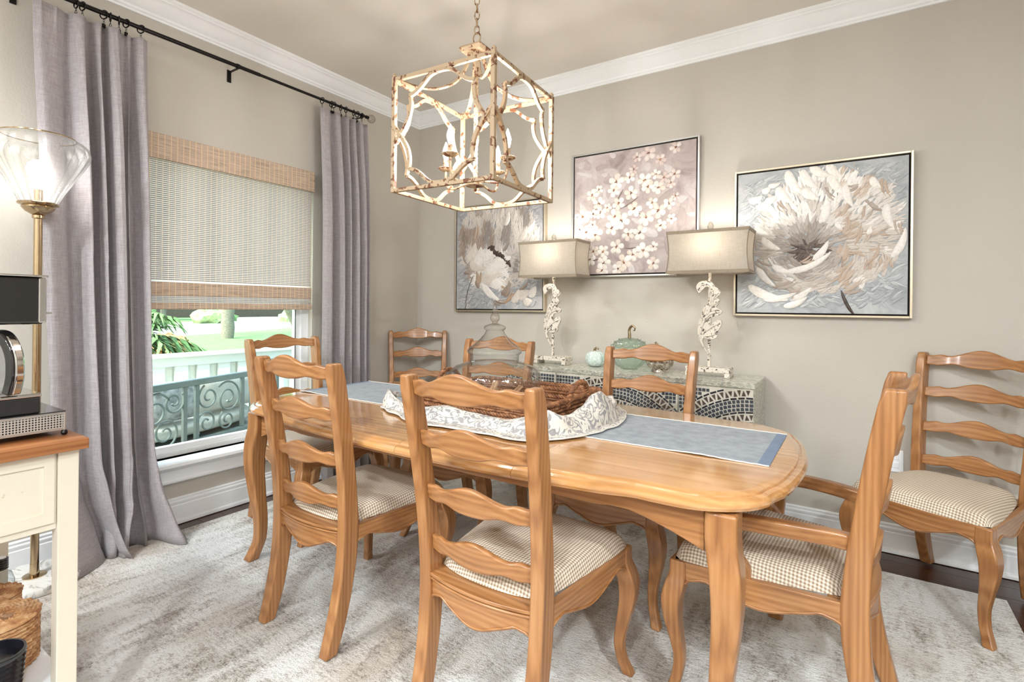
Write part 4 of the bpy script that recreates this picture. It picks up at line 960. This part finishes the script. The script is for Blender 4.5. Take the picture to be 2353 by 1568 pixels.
# wall outlet
t = thing('wall_outlet', 'white wall outlet plate low on the wall behind the armchair', 'outlet', (3.463, -.0005, .487))
MB().box(-.036, .036, -.005, 0, -.058, .058).build('cover_plate', 'trim_white', t, 0, bevel=.002)
for z in (-.022, .022): MB().box(-.016, .016, -.0075, -.005, z - .014, z + .014).build('socket', 'vinyl_white', t, 0, bevel=.002)

# ------------------------------------------------------------------ lantern chandelier
CX, CY, CZ0, CZ1 = 1.835, -1.548, 1.775, 2.275
ch = thing('lantern_chandelier', 'distressed cream metal lantern chandelier with four candle bulbs over the table', 'chandelier', (CX, CY, CZ0), R(3.5))
hs, ht = .256, CZ1 - CZ0
for sx in (-1, 1):
    for sy in (-1, 1):
        po = MB().box(sx * hs - .0095, sx * hs + .0095, sy * hs - .0095, sy * hs + .0095, 0, ht + .004).build('corner_post', 'chandelier_paint', ch, 0, bevel=.002)
        MB().lathe([(.0005, ht + .02), (.007, ht + .018), (.010, ht + .011), (.008, ht + .003), (.0005, ht + .003)], 12, o=(sx * hs, sy * hs, 0)).build('knob', 'chandelier_paint', po)
for z in (.008, ht - .008):
    for s in (-1, 1):
        MB().box(-hs + .0095, hs - .0095, s * hs - .0085, s * hs + .0085, z - .0085, z + .0085).build('rail', 'chandelier_paint', ch, 0, bevel=.002)
        MB().box(s * hs - .0085, s * hs + .0085, -hs + .0095, hs - .0095, z - .0085, z + .0085).build('rail', 'chandelier_paint', ch, 0, bevel=.002)
arch = [(-.66, .815), (-.56, .825), (-.42, .865), (-.22, .945), (0, .965), (.22, .945), (.42, .865), (.56, .825), (.66, .815)]
side = [(.66, .815), (.635, .74), (.68, .64), (.80, .54), (.92, .465), (.975, .43)]
for k in range(4):
    m = MB(); a = k * PI / 2; c, s = math.cos(a), math.sin(a)
    def at(u, v, off=0.0):
        x, y = u * hs, -hs + off; return (x * c - y * s, x * s + y * c, v * ht)
    def bar(pts, off=0.0): m.sweep([at(p.x, p.y, off) for p in catmull([(*q_, 0) for q_ in pts], 6)], 1.0, rect=(.0074, .0074))
    bar(arch); bar([(u, 1 - v) for u, v in arch])
    for sg in (-1, 1): bar([(sg * u, v) for u, v in side], .004); bar([(sg * u, 1 - v) for u, v in side], -.004)
    m.build('quatrefoil_scroll', 'chandelier_paint', ch, 50)
for k in range(4):
    a = PI / 4 + k * PI / 2; d = (math.cos(a), math.sin(a)); rr = hs * math.sqrt(2)
    pth = catmull([(.028, .155), (.045, .10), (.075, .04), (.12, .0), (.19, -.025), (.27, -.025), (.33, -.008), (rr - .008, .0)], 6)
    MB().sweep([(p.x * d[0], p.x * d[1], ht + p.y) for p in pth], 1.0, rect=(.0085, .0042)).build('top_strap', 'chandelier_paint', ch, 50)
m = MB(); h = ht + .155
for w0, w1, z0, z1 in ((.03, .03, h - .02, h), (.05, .058, h, h + .016), (.058, .052, h + .016, h + .026), (.052, .014, h + .026, h + .048)):
    m.loft([[(-w0, -w0, z0), (w0, -w0, z0), (w0, w0, z0), (-w0, w0, z0)], [(-w1, -w1, z1), (w1, -w1, z1), (w1, w1, z1), (-w1, w1, z1)]])
m.build('top_cap', 'chandelier_paint', ch, 0, fix=False)
m = MB(); n = 60
for sgm in range(3): m.sweep([(.0055 * math.cos(2 * PI * (9 * i / n + sgm / 3)), .0055 * math.sin(2 * PI * (9 * i / n + sgm / 3)), .07 + (h - .09) * i / n) for i in range(n + 1)], .0055, 6)
m.build('twisted_column', 'chandelier_paint', ch, 60)
MB().lathe([(.0005, .028), (.006, .03), (.01, .037), (.006, .044), (.012, .049), (.042, .053), (.044, .057), (.02, .064), (.02, .083), (.012, .088), (.0005, .088)], 24).build('hub', 'chandelier_paint', ch)
for k in range(4):
    a = k * PI / 2 - R(3.5); dx, dy = math.cos(a), math.sin(a); RA = .176
    pth = catmull([(.015, .074), (.06, .068), (.12, .055), (.158, .064), (.174, .095), (RA, .145)], 6)
    arm_ = MB().sweep([(p.x * dx, p.x * dy, p.y) for p in pth], .0052, 8).build('candle_arm', 'chandelier_paint', ch)
    o3 = (RA * dx, RA * dy, 0)
    MB().lathe([(.0005, .143), (.012, .144), (.028, .15), (.036, .158), (.034, .16), (.026, .154), (.012, .149), (.0005, .149)], 40, 10, .14, o=o3).build('bobeche', 'chandelier_paint', arm_)
    MB().lathe([(.0005, .149), (.0125, .149), (.0125, .198), (.0005, .199)], 16, o=o3).build('candle_sleeve', 'chandelier_paint', arm_)
    MB().lathe([(.0005, .199), (.007, .2), (.009, .205), (.0145, .225), (.0155, .235), (.0125, .25), (.0065, .268), (.0025, .28), (.0005, .284)], 16, o=o3).build('bulb', 'bulb_glow', arm_, 60)
def link(z, a, rx=.011, rzz=.02, r=.0028):
    return MB().sweep([(rx * math.cos(t) * math.cos(a), rx * math.cos(t) * math.sin(a), z + rzz * math.sin(t)) for t in [2 * PI * i / 16 for i in range(16)]], r, 6, closed=True)
lo_ = MB().sweep([(.019 * math.cos(2 * PI * i / 20), 0, h + .072 + .026 * math.sin(2 * PI * i / 20)) for i in range(20)], .0036, 6, closed=True).build('hanging_ring', 'chandelier_paint', ch)
z = h + .110; k = 0
while z < RZ - CZ0 - .03: link(z, k * PI / 2 + .4).build('chain_link', 'chandelier_paint', ch); z += .033; k += 1
MB().lathe([(.0005, RZ - CZ0), (.06, RZ - CZ0), (.06, RZ - CZ0 - .01), (.03, RZ - CZ0 - .026), (.006, RZ - CZ0 - .03), (.0005, RZ - CZ0 - .03)], 24).build('ceiling_canopy', 'chandelier_paint', ch)

# ------------------------------------------------------------------ floor lamp
FL = thing('floor_lamp', 'brass torchiere floor lamp with ribbed glass bowl shade and marble base', 'lamp', (.215, -2.655, RUG))
MB().lathe([(.0005, 0), (.165, 0), (.17, .006), (.17, .03), (.165, .036), (.0005, .036)], 48).build('marble_base', 'marble', FL)
MB().lathe([(.0005, .036), (.042, .036), (.042, .04), (.018, .042), (.016, .09), (.0165, .09), (.0165, .094), (.0155, .094), (.0155, 1.64), (.022, 1.644), (.022, 1.656), (.015, 1.66), (.0005, 1.66)], 24).build('pole', 'brass', FL)
MB().lathe([(.0005, 1.655), (.02, 1.657), (.045, 1.672), (.06, 1.69), (.058, 1.697), (.072, 1.703), (.074, 1.71), (.068, 1.714), (.0005, 1.714)], 32).build('shade_cup', 'brass', FL)
pf = [(.066, 1.714), (.085, 1.755), (.125, 1.83), (.158, 1.888), (.176, 1.925), (.182, 1.95), (.176, 1.975), (.158, 1.995), (.13, 2.008)]
m = MB(); m.lathe(pf, 108, 18, .075, ribf=lambda z: 1 if z < 1.985 else .2); sh_ = m.build('glass_shade', 'shade_glass', FL, 60)
MB().sweep([(.131 * math.cos(2 * PI * i / 40), .131 * math.sin(2 * PI * i / 40), 2.010) for i in range(40)], .003, 6, closed=True).build('shade_rim', 'brass', sh_)
MB().lathe([(.0005, 1.714), (.016, 1.716), (.016, 1.774), (.0005, 1.775)], 14).build('socket', 'brass', FL)
MB().lathe([(.0005, 1.772), (.014, 1.775), (.022, 1.80), (.040, 1.835), (.045, 1.86), (.038, 1.887), (.02, 1.902), (.0005, 1.906)], 18).build('bulb', 'floor_bulb', FL, 60)

# ------------------------------------------------------------------ drinks cart and what stands on it
ct = thing('serving_cart', 'cream painted serving cart with oak top and open lower shelf', 'cart', (1.49, -2.86, RUG))
CTZ = .9 - RUG; D_, L_ = -.74, -1.15
MB().box(D_, 0, L_, 0, CTZ - .03, CTZ).build('top_board', 'cart_top_wood', ct, 0, bevel=.003)
for x in (-.068, D_ + .022):
    for y in (-.062, L_ + .015): MB().box(x, x + .046, y, y + .046, 0, CTZ - .03).build('leg', 'cart_paint', ct, 0, bevel=.0025)
MB().box(-.05, -.032, L_ + .062, -.063, .645, CTZ - .031).build('apron_front', 'cart_paint', ct, 0)
MB().box(D_ + .03, D_ + .045, L_ + .062, -.063, .645, CTZ - .031).build('apron_back', 'cart_paint', ct, 0)
for y in (-.05, L_ + .03): MB().box(D_ + .069, -.069, y, y + .016, .645, CTZ - .031).build('apron_end', 'cart_paint', ct, 0)
for k, (a, b) in enumerate(((L_ + .07, -.59), (-.56, -.069))):
    dr = MB().box(-.034, -.030, a, b, .664, CTZ - .034).build('drawer', 'cart_paint', ct, 0, bevel=.0015)
    f_ = MB(); z0, z1 = .664, CTZ - .034
    f_.box(-.030, -.0245, a, b, z1 - .03, z1); f_.box(-.030, -.0245, a, b, z0, z0 + .03); f_.box(-.030, -.0245, a, a + .03, z0 + .03, z1 - .03); f_.box(-.030, -.0245, b - .022, b, z0 + .03, z1 - .03); f_.build('drawer_frame', 'cart_paint', dr, 0, fix=False)
    MB().lathe([(.0005, 0), (.012, 0), (.016, .012), (.010, .02), (.0005, .022)], 14).build('knob', 'black_metal', dr).matrix_local = Matrix.Translation((-.0245, (a + b) / 2, .755)) @ Matrix.Rotation(PI / 2, 4, 'Y')
SHZ = .205
MB().box(D_ + .024, -.024, L_ + .02, -.018, SHZ - .022 - RUG, SHZ - RUG).build('shelf', 'trim_white', ct, 0, bevel=.002)

TRX0, TRX1, TRY0, TRY1 = 1.13, 1.405, -3.36, -2.885
tr = thing('wire_tray', 'silver perforated metal tray with ball feet under the coffee maker', 'tray', (TRX0, TRY0, .9))
w, l = TRX1 - TRX0, TRY1 - TRY0
for x in (.004, w - .004):
    for y in (.006, l - .006):
        lg = MB().sweep([(x, y, .014), (x, y, .066)], .0034, 8).build('corner_post', 'satin_silver', tr); MB().lathe([(.0005, 0), (.006, .002), (.0085, .0085), (.006, .015), (.0005, .017)], 12, o=(x, y, 0)).build('ball_foot', 'black_metal', lg)
for x in (.004, w - .004): 
    for z in (.02, .064): MB().box(x - .003, x + .003, .008, l - .008, z - .0035, z + .0035).build('rail', 'satin_silver', tr, 0)
    MB().box(x - .001, x + .001, .008, l - .008, .0235, .0605).build('mesh_side', 'perforated_metal', tr, 0)
for y in (.006, l - .006):
    for z in (.02, .064): MB().box(.006, w - .006, y - .003, y + .003, z - .0035, z + .0035).build('rail', 'satin_silver', tr, 0)
    MB().box(.006, w - .006, y - .001, y + .001, .0235, .0605).build('mesh_end', 'perforated_metal', tr, 0)
MB().box(.002, w - .002, .004, l - .004, .0675, .0705).build('tray_top', 'black_gloss', tr, 0)
cz = .9 + .0706
cm = thing('coffee_maker', 'black and chrome drip coffee maker with glass carafe on the silver tray', 'coffee maker', (1.275, -3.06, cz))
MB().box(-.10, .12, -.18, .118, .0, .046).build('base', 'black_plastic', cm, 0, bevel=.004)
MB().box(-.095, .122, -.175, .121, .046, .056).build('hot_plate_rim', 'chrome', cm, 0, bevel=.003)
MB().box(-.10, .0, -.18, -.10, .056, .25).build('tower', 'black_plastic', cm, 0, bevel=.006)
hd = MB().box(-.10, .13, -.18, .122, .248, .378).build('brew_head', 'black_gloss', cm, 0, bevel=.008, bseg=3)
MB().box(.118, .1325, .108, .126, .252, .376).build('chrome_edge', 'chrome', hd, 0, bevel=.003)
MB().box(-.104, .134, -.184, .130, .3785, .384).build('lid_plate', 'chrome', hd, 0, bevel=.002)
MB().box(.10, .115, .123, .142, .276, .281).build('catch', 'chrome', hd, 0)
MB().lathe([(.0005, .232), (.025, .234), (.03, .2475), (.0005, .2475)], 20, o=(.03, .0, 0)).build('drip_nozzle', 'black_plastic', hd)
cf = MB(); cf.lathe([(.06, .057), (.072, .062), (.078, .10), (.074, .15), (.06, .195), (.052, .205)], 36, o=(.03, .0, 0)); cf.disc(.06, .0575, 36, (.03, .0, 0)); cfo = cf.build('carafe', 'carafe_glass', cm, 60)
MB().lathe([(.0005, .232), (.04, .23), (.056, .222), (.056, .2), (.0005, .2)], 32, o=(.03, .0, 0)).build('carafe_lid', 'black_gloss', cfo)
hp = catmull([(.075, .025, .222), (.112, .045, .216), (.135, .058, .17), (.138, .06, .11), (.128, .055, .062)], 6)
MB().sweep(hp, 1.0, rect=(.012, .017)).build('carafe_handle', 'black_gloss', cfo, 50, bevel=.004)
MB().sweep([(p.x + .0085, p.y + .005, p.z) for p in hp[6:]], 1.0, rect=(.006, .011)).build('handle_plate', 'chrome', cfo, 50, bevel=.003)

# lower shelf of the cart
def wicker_round(name, label, loc, r, h, lid=True):
    t = thing(name, label, 'basket', loc)
    rows = int(h / .011); m = MB(); n = 64
    for k in range(rows):
        m.sweep([((r + .0024 * (1 if (i + k) % 2 else -1)) * math.cos(2 * PI * i / n), (r + .0024 * (1 if (i + k) % 2 else -1)) * math.sin(2 * PI * i / n), .006 + k * .011) for i in range(n)], .0062, 6, closed=True)
    m.build('woven_wall', 'rattan', t, 60)
    MB().lathe([(.0005, .001), (r, .001), (r, .004), (.0005, .004)], 32).build('bottom', 'rattan', t)
    if lid:
        m = MB(); q_ = r + .004; zz = h
        while q_ > .006:
            m.sweep([((q_ + .0025 * (1 if i % 2 else -1)) * math.cos(2 * PI * i / 40), (q_ + .0025 * (1 if i % 2 else -1)) * math.sin(2 * PI * i / 40), zz + .004 * (1 if i % 2 else -1) * .4 + .004) for i in range(40)], .006, 6, closed=True); q_ -= .0105; zz += .0006
        lo = m.build('woven_lid', 'rattan', t, 60); MB().lathe([(.0005, h - .004), (r - .004, h - .004), (r - .004, h + .003), (.0005, h + .003)], 32).build('lid_disc', 'seagrass', lo)
    return t
b1 = wicker_round('lidded_basket', 'round woven rattan basket with flat lid and leather tab on the cart shelf', (1.182, -2.987, SHZ + .0008), .095, .136)
MB().box(-.02, .05, -.013, .013, .147, .150).build('leather_tab', 'driftwood', b1, 0).rotation_euler = (0, 0, R(35))
wicker_round('lidded_basket', 'smaller woven rattan basket standing behind the tabbed basket', (1.002, -2.952, SHZ + .0008), .060, .135)
b = thing('ribbed_bowl', 'black ribbed ceramic canister at the front of the cart shelf', 'bowl', (1.40, -3.035, SHZ + .0008))
pr = [(.0005, 0), (.05, 0)] + [(.052 + .0045 * (k % 2) + .012 * k / 20, .006 + .007 * k) for k in range(20)] + [(.066, .146), (.061, .146), (.058, .125), (.0005, .12)]
MB().lathe(pr, 40).build('body', 'dark_bowl', b, 60); MB().lathe([(.0542, .014), (.0562, .018), (.0585, .034), (.0578, .038)], 40).build('white_band', 'trim_white', b)
b = thing('glass_bottle', 'clear glass bottle of shells with striped top on the cart shelf', 'bottle', (.90, -2.912, SHZ + .0008))
MB().lathe([(.0005, .001), (.03, .001), (.034, .01), (.034, .135), (.026, .16), (.012, .172), (.011, .185)], 28).build('glass_body', 'bottle_glass', b, 60)
m = MB()
for k in range(5): m.sweep([(.0145 * math.cos(2 * PI * i / 20), .0145 * math.sin(2 * PI * i / 20), .178 + .0075 * k) for i in range(20)], .0042, 6, closed=True)
m.build('striped_top', 'black_gloss', b, 60); MB().lathe([(.0005, .172), (.012, .173), (.012, .214), (.0005, .216)], 16).build('stopper', 'trim_white', b)
m = MB(); rs = random.Random(8)
for k in range(16):
    a, q_ = rs.uniform(0, 2 * PI), rs.uniform(0, .02); m.lathe([(.0005, -.008), (.006, -.003), (.007, .002), (.0005, .008)], 8, o=(q_ * math.cos(a), q_ * math.sin(a), .014 + .007 * k))
o = m.build('shells', 'rattan', b, 60); o['kind'] = 'stuff'

# ------------------------------------------------------------------ outdoors beyond the window
struct(MB().box(-2.05, -.15, -6, 4, -.14, -.02).build('porch_floor', 'deck_grey', None, 0))
struct(MB().box(-60, -2.05, -30, 60, -.5, -.32).build('lawn', 'grass', None, 0))
struct(MB().prism([(-21, -30), (-21, -2), (-23, 6), (-27, 14), (-34, 26), (-44, 42), (-60, 55), (-60, 30), (-44, 18), (-38, 8), (-36, -30)], lambda p: (p[0], p[1], -.32), lambda p: (p[0], p[1], -.312)).build('road', 'pale_road', None, 0))
struct(MB().prism([(-7, .5), (-9, 3.2), (-12.5, 4.2), (-16, 3.6), (-17, 0), (-13, -3), (-8, -3)], lambda p: (p[0], p[1], -.32), lambda p: (p[0], p[1], -.30)).build('mulch_bed', 'mulch', None, 0))
fe = thing('porch_fence', 'white board porch fence with flat cap outside the window', 'fence', (-1.8, 0, -.02))
MB().box(-.07, .07, -5, 4, .82, .85).build('cap_rail', 'fence_white', fe, 0, bevel=.004); MB().box(-.035, .035, -5, 4, .74, .82).build('top_rail', 'fence_white', fe, 0)
MB().box(-.035, .035, -5, 4, .05, .13).build('bottom_rail', 'fence_white', fe, 0)
pk = MB().box(-.012, .012, -.055, .055, .1, .76).mesh('board', 'fence_white', 0); bk_ = MB().box(-.030, -.014, -5, 4, .1, .76).build('backing_panel', 'fence_white', fe, 0)
for i in range(40): mkobj('board', pk, fe, loc=(.012, -4.2 + i * .19, 0))
# scrolled metal loveseat seen from behind
be = thing('porch_loveseat', 'grey metal porch loveseat with scrolled back outside the window', 'bench', (-.50, -1.95, -.02), R(19))
BLN = 1.25; zt = .765
MB().box(-.02, .02, -.05, BLN, zt - .045, zt).build('top_rail', 'bench_metal', be, 0, bevel=.006); MB().box(-.02, .02, -.05, BLN, .30, .335).build('bottom_rail', 'bench_metal', be, 0, bevel=.006)
for y in (-.03, .30, .40, .83, .93, BLN - .02): MB().box(-.011, .011, y - .016, y + .016, .335, zt - .045).build('upright', 'bench_metal', be, 0, bevel=.003)
def spiral(cy, cz, r, a0, turns, sg): return [(0, cy + sg * r * (1 - .8 * t) * math.cos(a0 + 2 * PI * turns * t), cz + r * (1 - .8 * t) * math.sin(a0 + 2 * PI * turns * t)) for t in [i / 40 for i in range(41)]]
for cy, cz, r, a0, tn, sg in ((.07, .59, .125, .5, 1.6, 1), (.215, .63, .085, 2.5, 1.5, -1), (.15, .435, .10, -1.2, 1.6, 1), (.505, .62, .095, 2.0, 1.5, 1), (.69, .585, .13, .8, 1.7, -1), (.49, .435, .095, -.8, 1.5, -1), (.68, .42, .08, 2.2, 1.4, 1), (1.05, .60, .115, .5, 1.6, 1), (1.07, .42, .085, 2, 1.5, -1)):
    MB().sweep(spiral(cy, cz, r, a0, tn, sg), .0075, 6).build('scroll', 'bench_metal', be)
for y in (0.0, BLN - .05):
    MB().box(-.02, .02, y - .02, y + .02, 0, .32).build('leg', 'bench_metal', be, 0); MB().box(-.6, -.56, y - .02, y + .02, 0, .32).build('leg', 'bench_metal', be, 0); MB().box(-.6, .0, y - .025, y + .025, .5, .53).build('arm', 'bench_metal', be, 0)
MB().box(-.6, -.02, -.02, BLN - .03, .29, .32).build('seat_deck', 'bench_metal', be, 0)
def pillow(name, label, loc, rz_, w, h, d, mat, tilt=0.0, grp=None):
    n = 14; pts = []
    for sgn_ in (1, -1):
        g_ = []
        for j in range(n):
            for i in range(n):
                u, v = -1 + 2 * i / (n - 1), -1 + 2 * j / (n - 1); f = max(0, (1 - u ** 4) * (1 - v ** 4)) ** .5; g_.append((sgn_ * d / 2 * f, u * w / 2 * (1 - .06 * (1 - abs(v))), h / 2 + v * h / 2))
        pts.append(g_)
    m = MB(); m.quadgrid(pts[0], n, n); m.quadgrid(pts[1], n, n, flip=True); o = m.build(name, mat, None, 60, loc=loc); o.rotation_euler = (0, tilt, rz_); return tag(o, label, 'cushion', grp)
bx_, by_ = math.cos(R(19)), math.sin(R(19))
def onbench(x, y, z): return (-.50 + x * bx_ - y * by_, -1.95 + x * by_ + y * bx_, z - .02)
pillow('seat_pad', 'long grey seat pad on the porch loveseat', onbench(-.3, .6, .335), R(19), 1.14, .12, .5, 'cushion_grey')
pillow('porch_cushion', 'plump plain grey cushion leaning on the loveseat back', onbench(-.17, .86, .462), R(19), .58, .27, .2, 'cushion_grey', R(-10), 'porch cushions')
pillow('porch_cushion', 'blue printed cushion leaning on the loveseat back', onbench(-.16, .34, .462), R(14), .42, .28, .16, 'cushion_print', R(-10), 'porch cushions')
pillow('porch_cushion', 'small pale printed cushion at the loveseat arm', onbench(-.36, .16, .462), R(24), .22, .26, .1, 'cushion_print', R(-10), 'porch cushions')

def blob(name, label, loc, r, mat, seed, group, sq=.8, cat='shrub', n=3):
    bm = bmesh.new(); bmesh.ops.create_icosphere(bm, subdivisions=n + 1, radius=1)
    for v in bm.verts:
        k = 1 + .35 * noise.noise(v.co * 2.2 + Vector((seed, 0, 0))) + .28 * noise.noise(v.co * 6 + Vector((0, seed, 0))) + .2 * noise.noise(v.co * 14 + Vector((0, seed, 0))); v.co = Vector((v.co.x * r * k, v.co.y * r * k, max(-.2 * r, v.co.z * r * sq * k)))
    me = bpy.data.meshes.new(name); bm.to_mesh(me); bm.free(); me.materials.append(MATS[mat]); o = mkobj(name, me, None, loc=(loc[0], loc[1], loc[2] + .2 * r)); return tag(o, label, cat, group)
def frond_plant(name, label, loc, nf, ln, seed, mat, h=0.0, cat='palm', up=(.2, 1.2)):
    t = thing(name, label, cat, loc); rg = random.Random(seed)
    if h:
        MB().sweep([(0, 0, h * i / 12) for i in range(13)], [.26 + .05 * (i % 2) for i in range(13)], 10).build('trunk', 'bark', t)
    m = MB()
    for k in range(nf):
        a = rg.uniform(0, 2 * PI); e = rg.uniform(*up); L = ln * rg.uniform(.7, 1.1); mid = []
        for i in range(9):
            s = i / 8; rr = L * s * math.cos(e); zz = L * s * math.sin(e) - L * .55 * s * s; mid.append(Vector((rr * math.cos(a), rr * math.sin(a), h + .2 + zz)))
        sd_ = Vector((-math.sin(a), math.cos(a), 0))
        for i in range(1, 9):
            wv = .34 * L * math.sin(PI * (.15 + .8 * i / 8))
            for sg in (-1, 1):
                b0 = len(m.v); p = mid[i]; q_ = mid[i - 1]; tip = p + sd_ * sg * wv + (p - q_) * .8 - Vector((0, 0, .12 * L))
                m.v += [tuple(q_), tuple(q_.lerp(p, .7)), tuple(tip)]; m.f.append((b0, b0 + 1, b0 + 2))
    m.build('fronds', mat, t, 0, fix=False); return t
G0 = -.32
frond_plant('palm_bush', 'bushy green palm clump growing in the mulch bed', (-11.5, 1.9, G0), 60, 2.0, 2, 'leaf_green', .5)
frond_plant('palm_bush', 'low spiky palmetto in front of the palm clump', (-8.3, .9, G0), 50, .9, 4, 'leaf_green', 0, 'palm', (.3, 1.4))
blob('rust_shrub', 'rust tinged shrub beside the palm clump', (-14.5, 4.1, G0), .62, 'leaf_rust', 3, None)
frond_plant('tall_palm', 'tall palm with straight studded trunk standing on the lawn edge', (-21.2, 9.5, G0), 40, 3.0, 6, 'leaf_green', 6.0)
t = thing('leaning_tree', 'bare grey leaning tree trunk rising from the lawn', 'tree', (-12.3, 7.3, G0))
pth = catmull([(0, 0, 0), (.0, -.05, .6), (-.05, -.35, 1.3), (-.1, -.75, 2.0), (-.2, -1.3, 3.0), (-.2, -1.9, 4.2)], 6)
MB().sweep(pth, [.20 - .0025 * i for i in range(len(pth))], 12).build('trunk', 'bark', t)
blobm = blob('crown', '', (0, 0, 0), 1.6, 'leaf_green', 12, None); blobm.parent = t; blobm.location = (-.2, -2.2, 4.8)
del blobm['category']
rs = random.Random(17)
labs = ['rounded pale shrub in the far garden across the road', 'dark green shrub in the far garden across the road']
for i in range(16):
    a = i / 15; x, y = -43 - 5 * (i % 2), -2 + 52 * a; blob('garden_shrub', labs[i % 2], (x + 4 * a, y, G0), rs.uniform(1.0, 1.6), ('leaf_pale', 'leaf_green')[i % 2], i * 3.1, ('pale shrubs', 'dark shrubs')[i % 2] + ' across the road', .8, 'shrub', 2)
for i in range(11):
    x, y = -53 - 6 * (i % 2), -10 + 7.5 * i; t = thing('far_tree', 'leafy tree standing beyond the road in the far garden', 'tree', (x, y, G0), 0, 'trees beyond the road')
    MB().sweep([(0, 0, 0), (.1, .1, 2.5), (0, .2, 5)], [.3, .24, .2], 8).build('trunk', 'bark', t)
    c_ = blob('crown', 'x', (0, 0, 0), rs.uniform(2.6, 3.4), ('leaf_green', 'leaf_pale')[i % 2], i * 5.7 + 2, None, .9, 'tree', 2); c_.parent = t; c_.location = (0, 0, 5.0)
    for k_ in ('label', 'category'): del c_[k_]
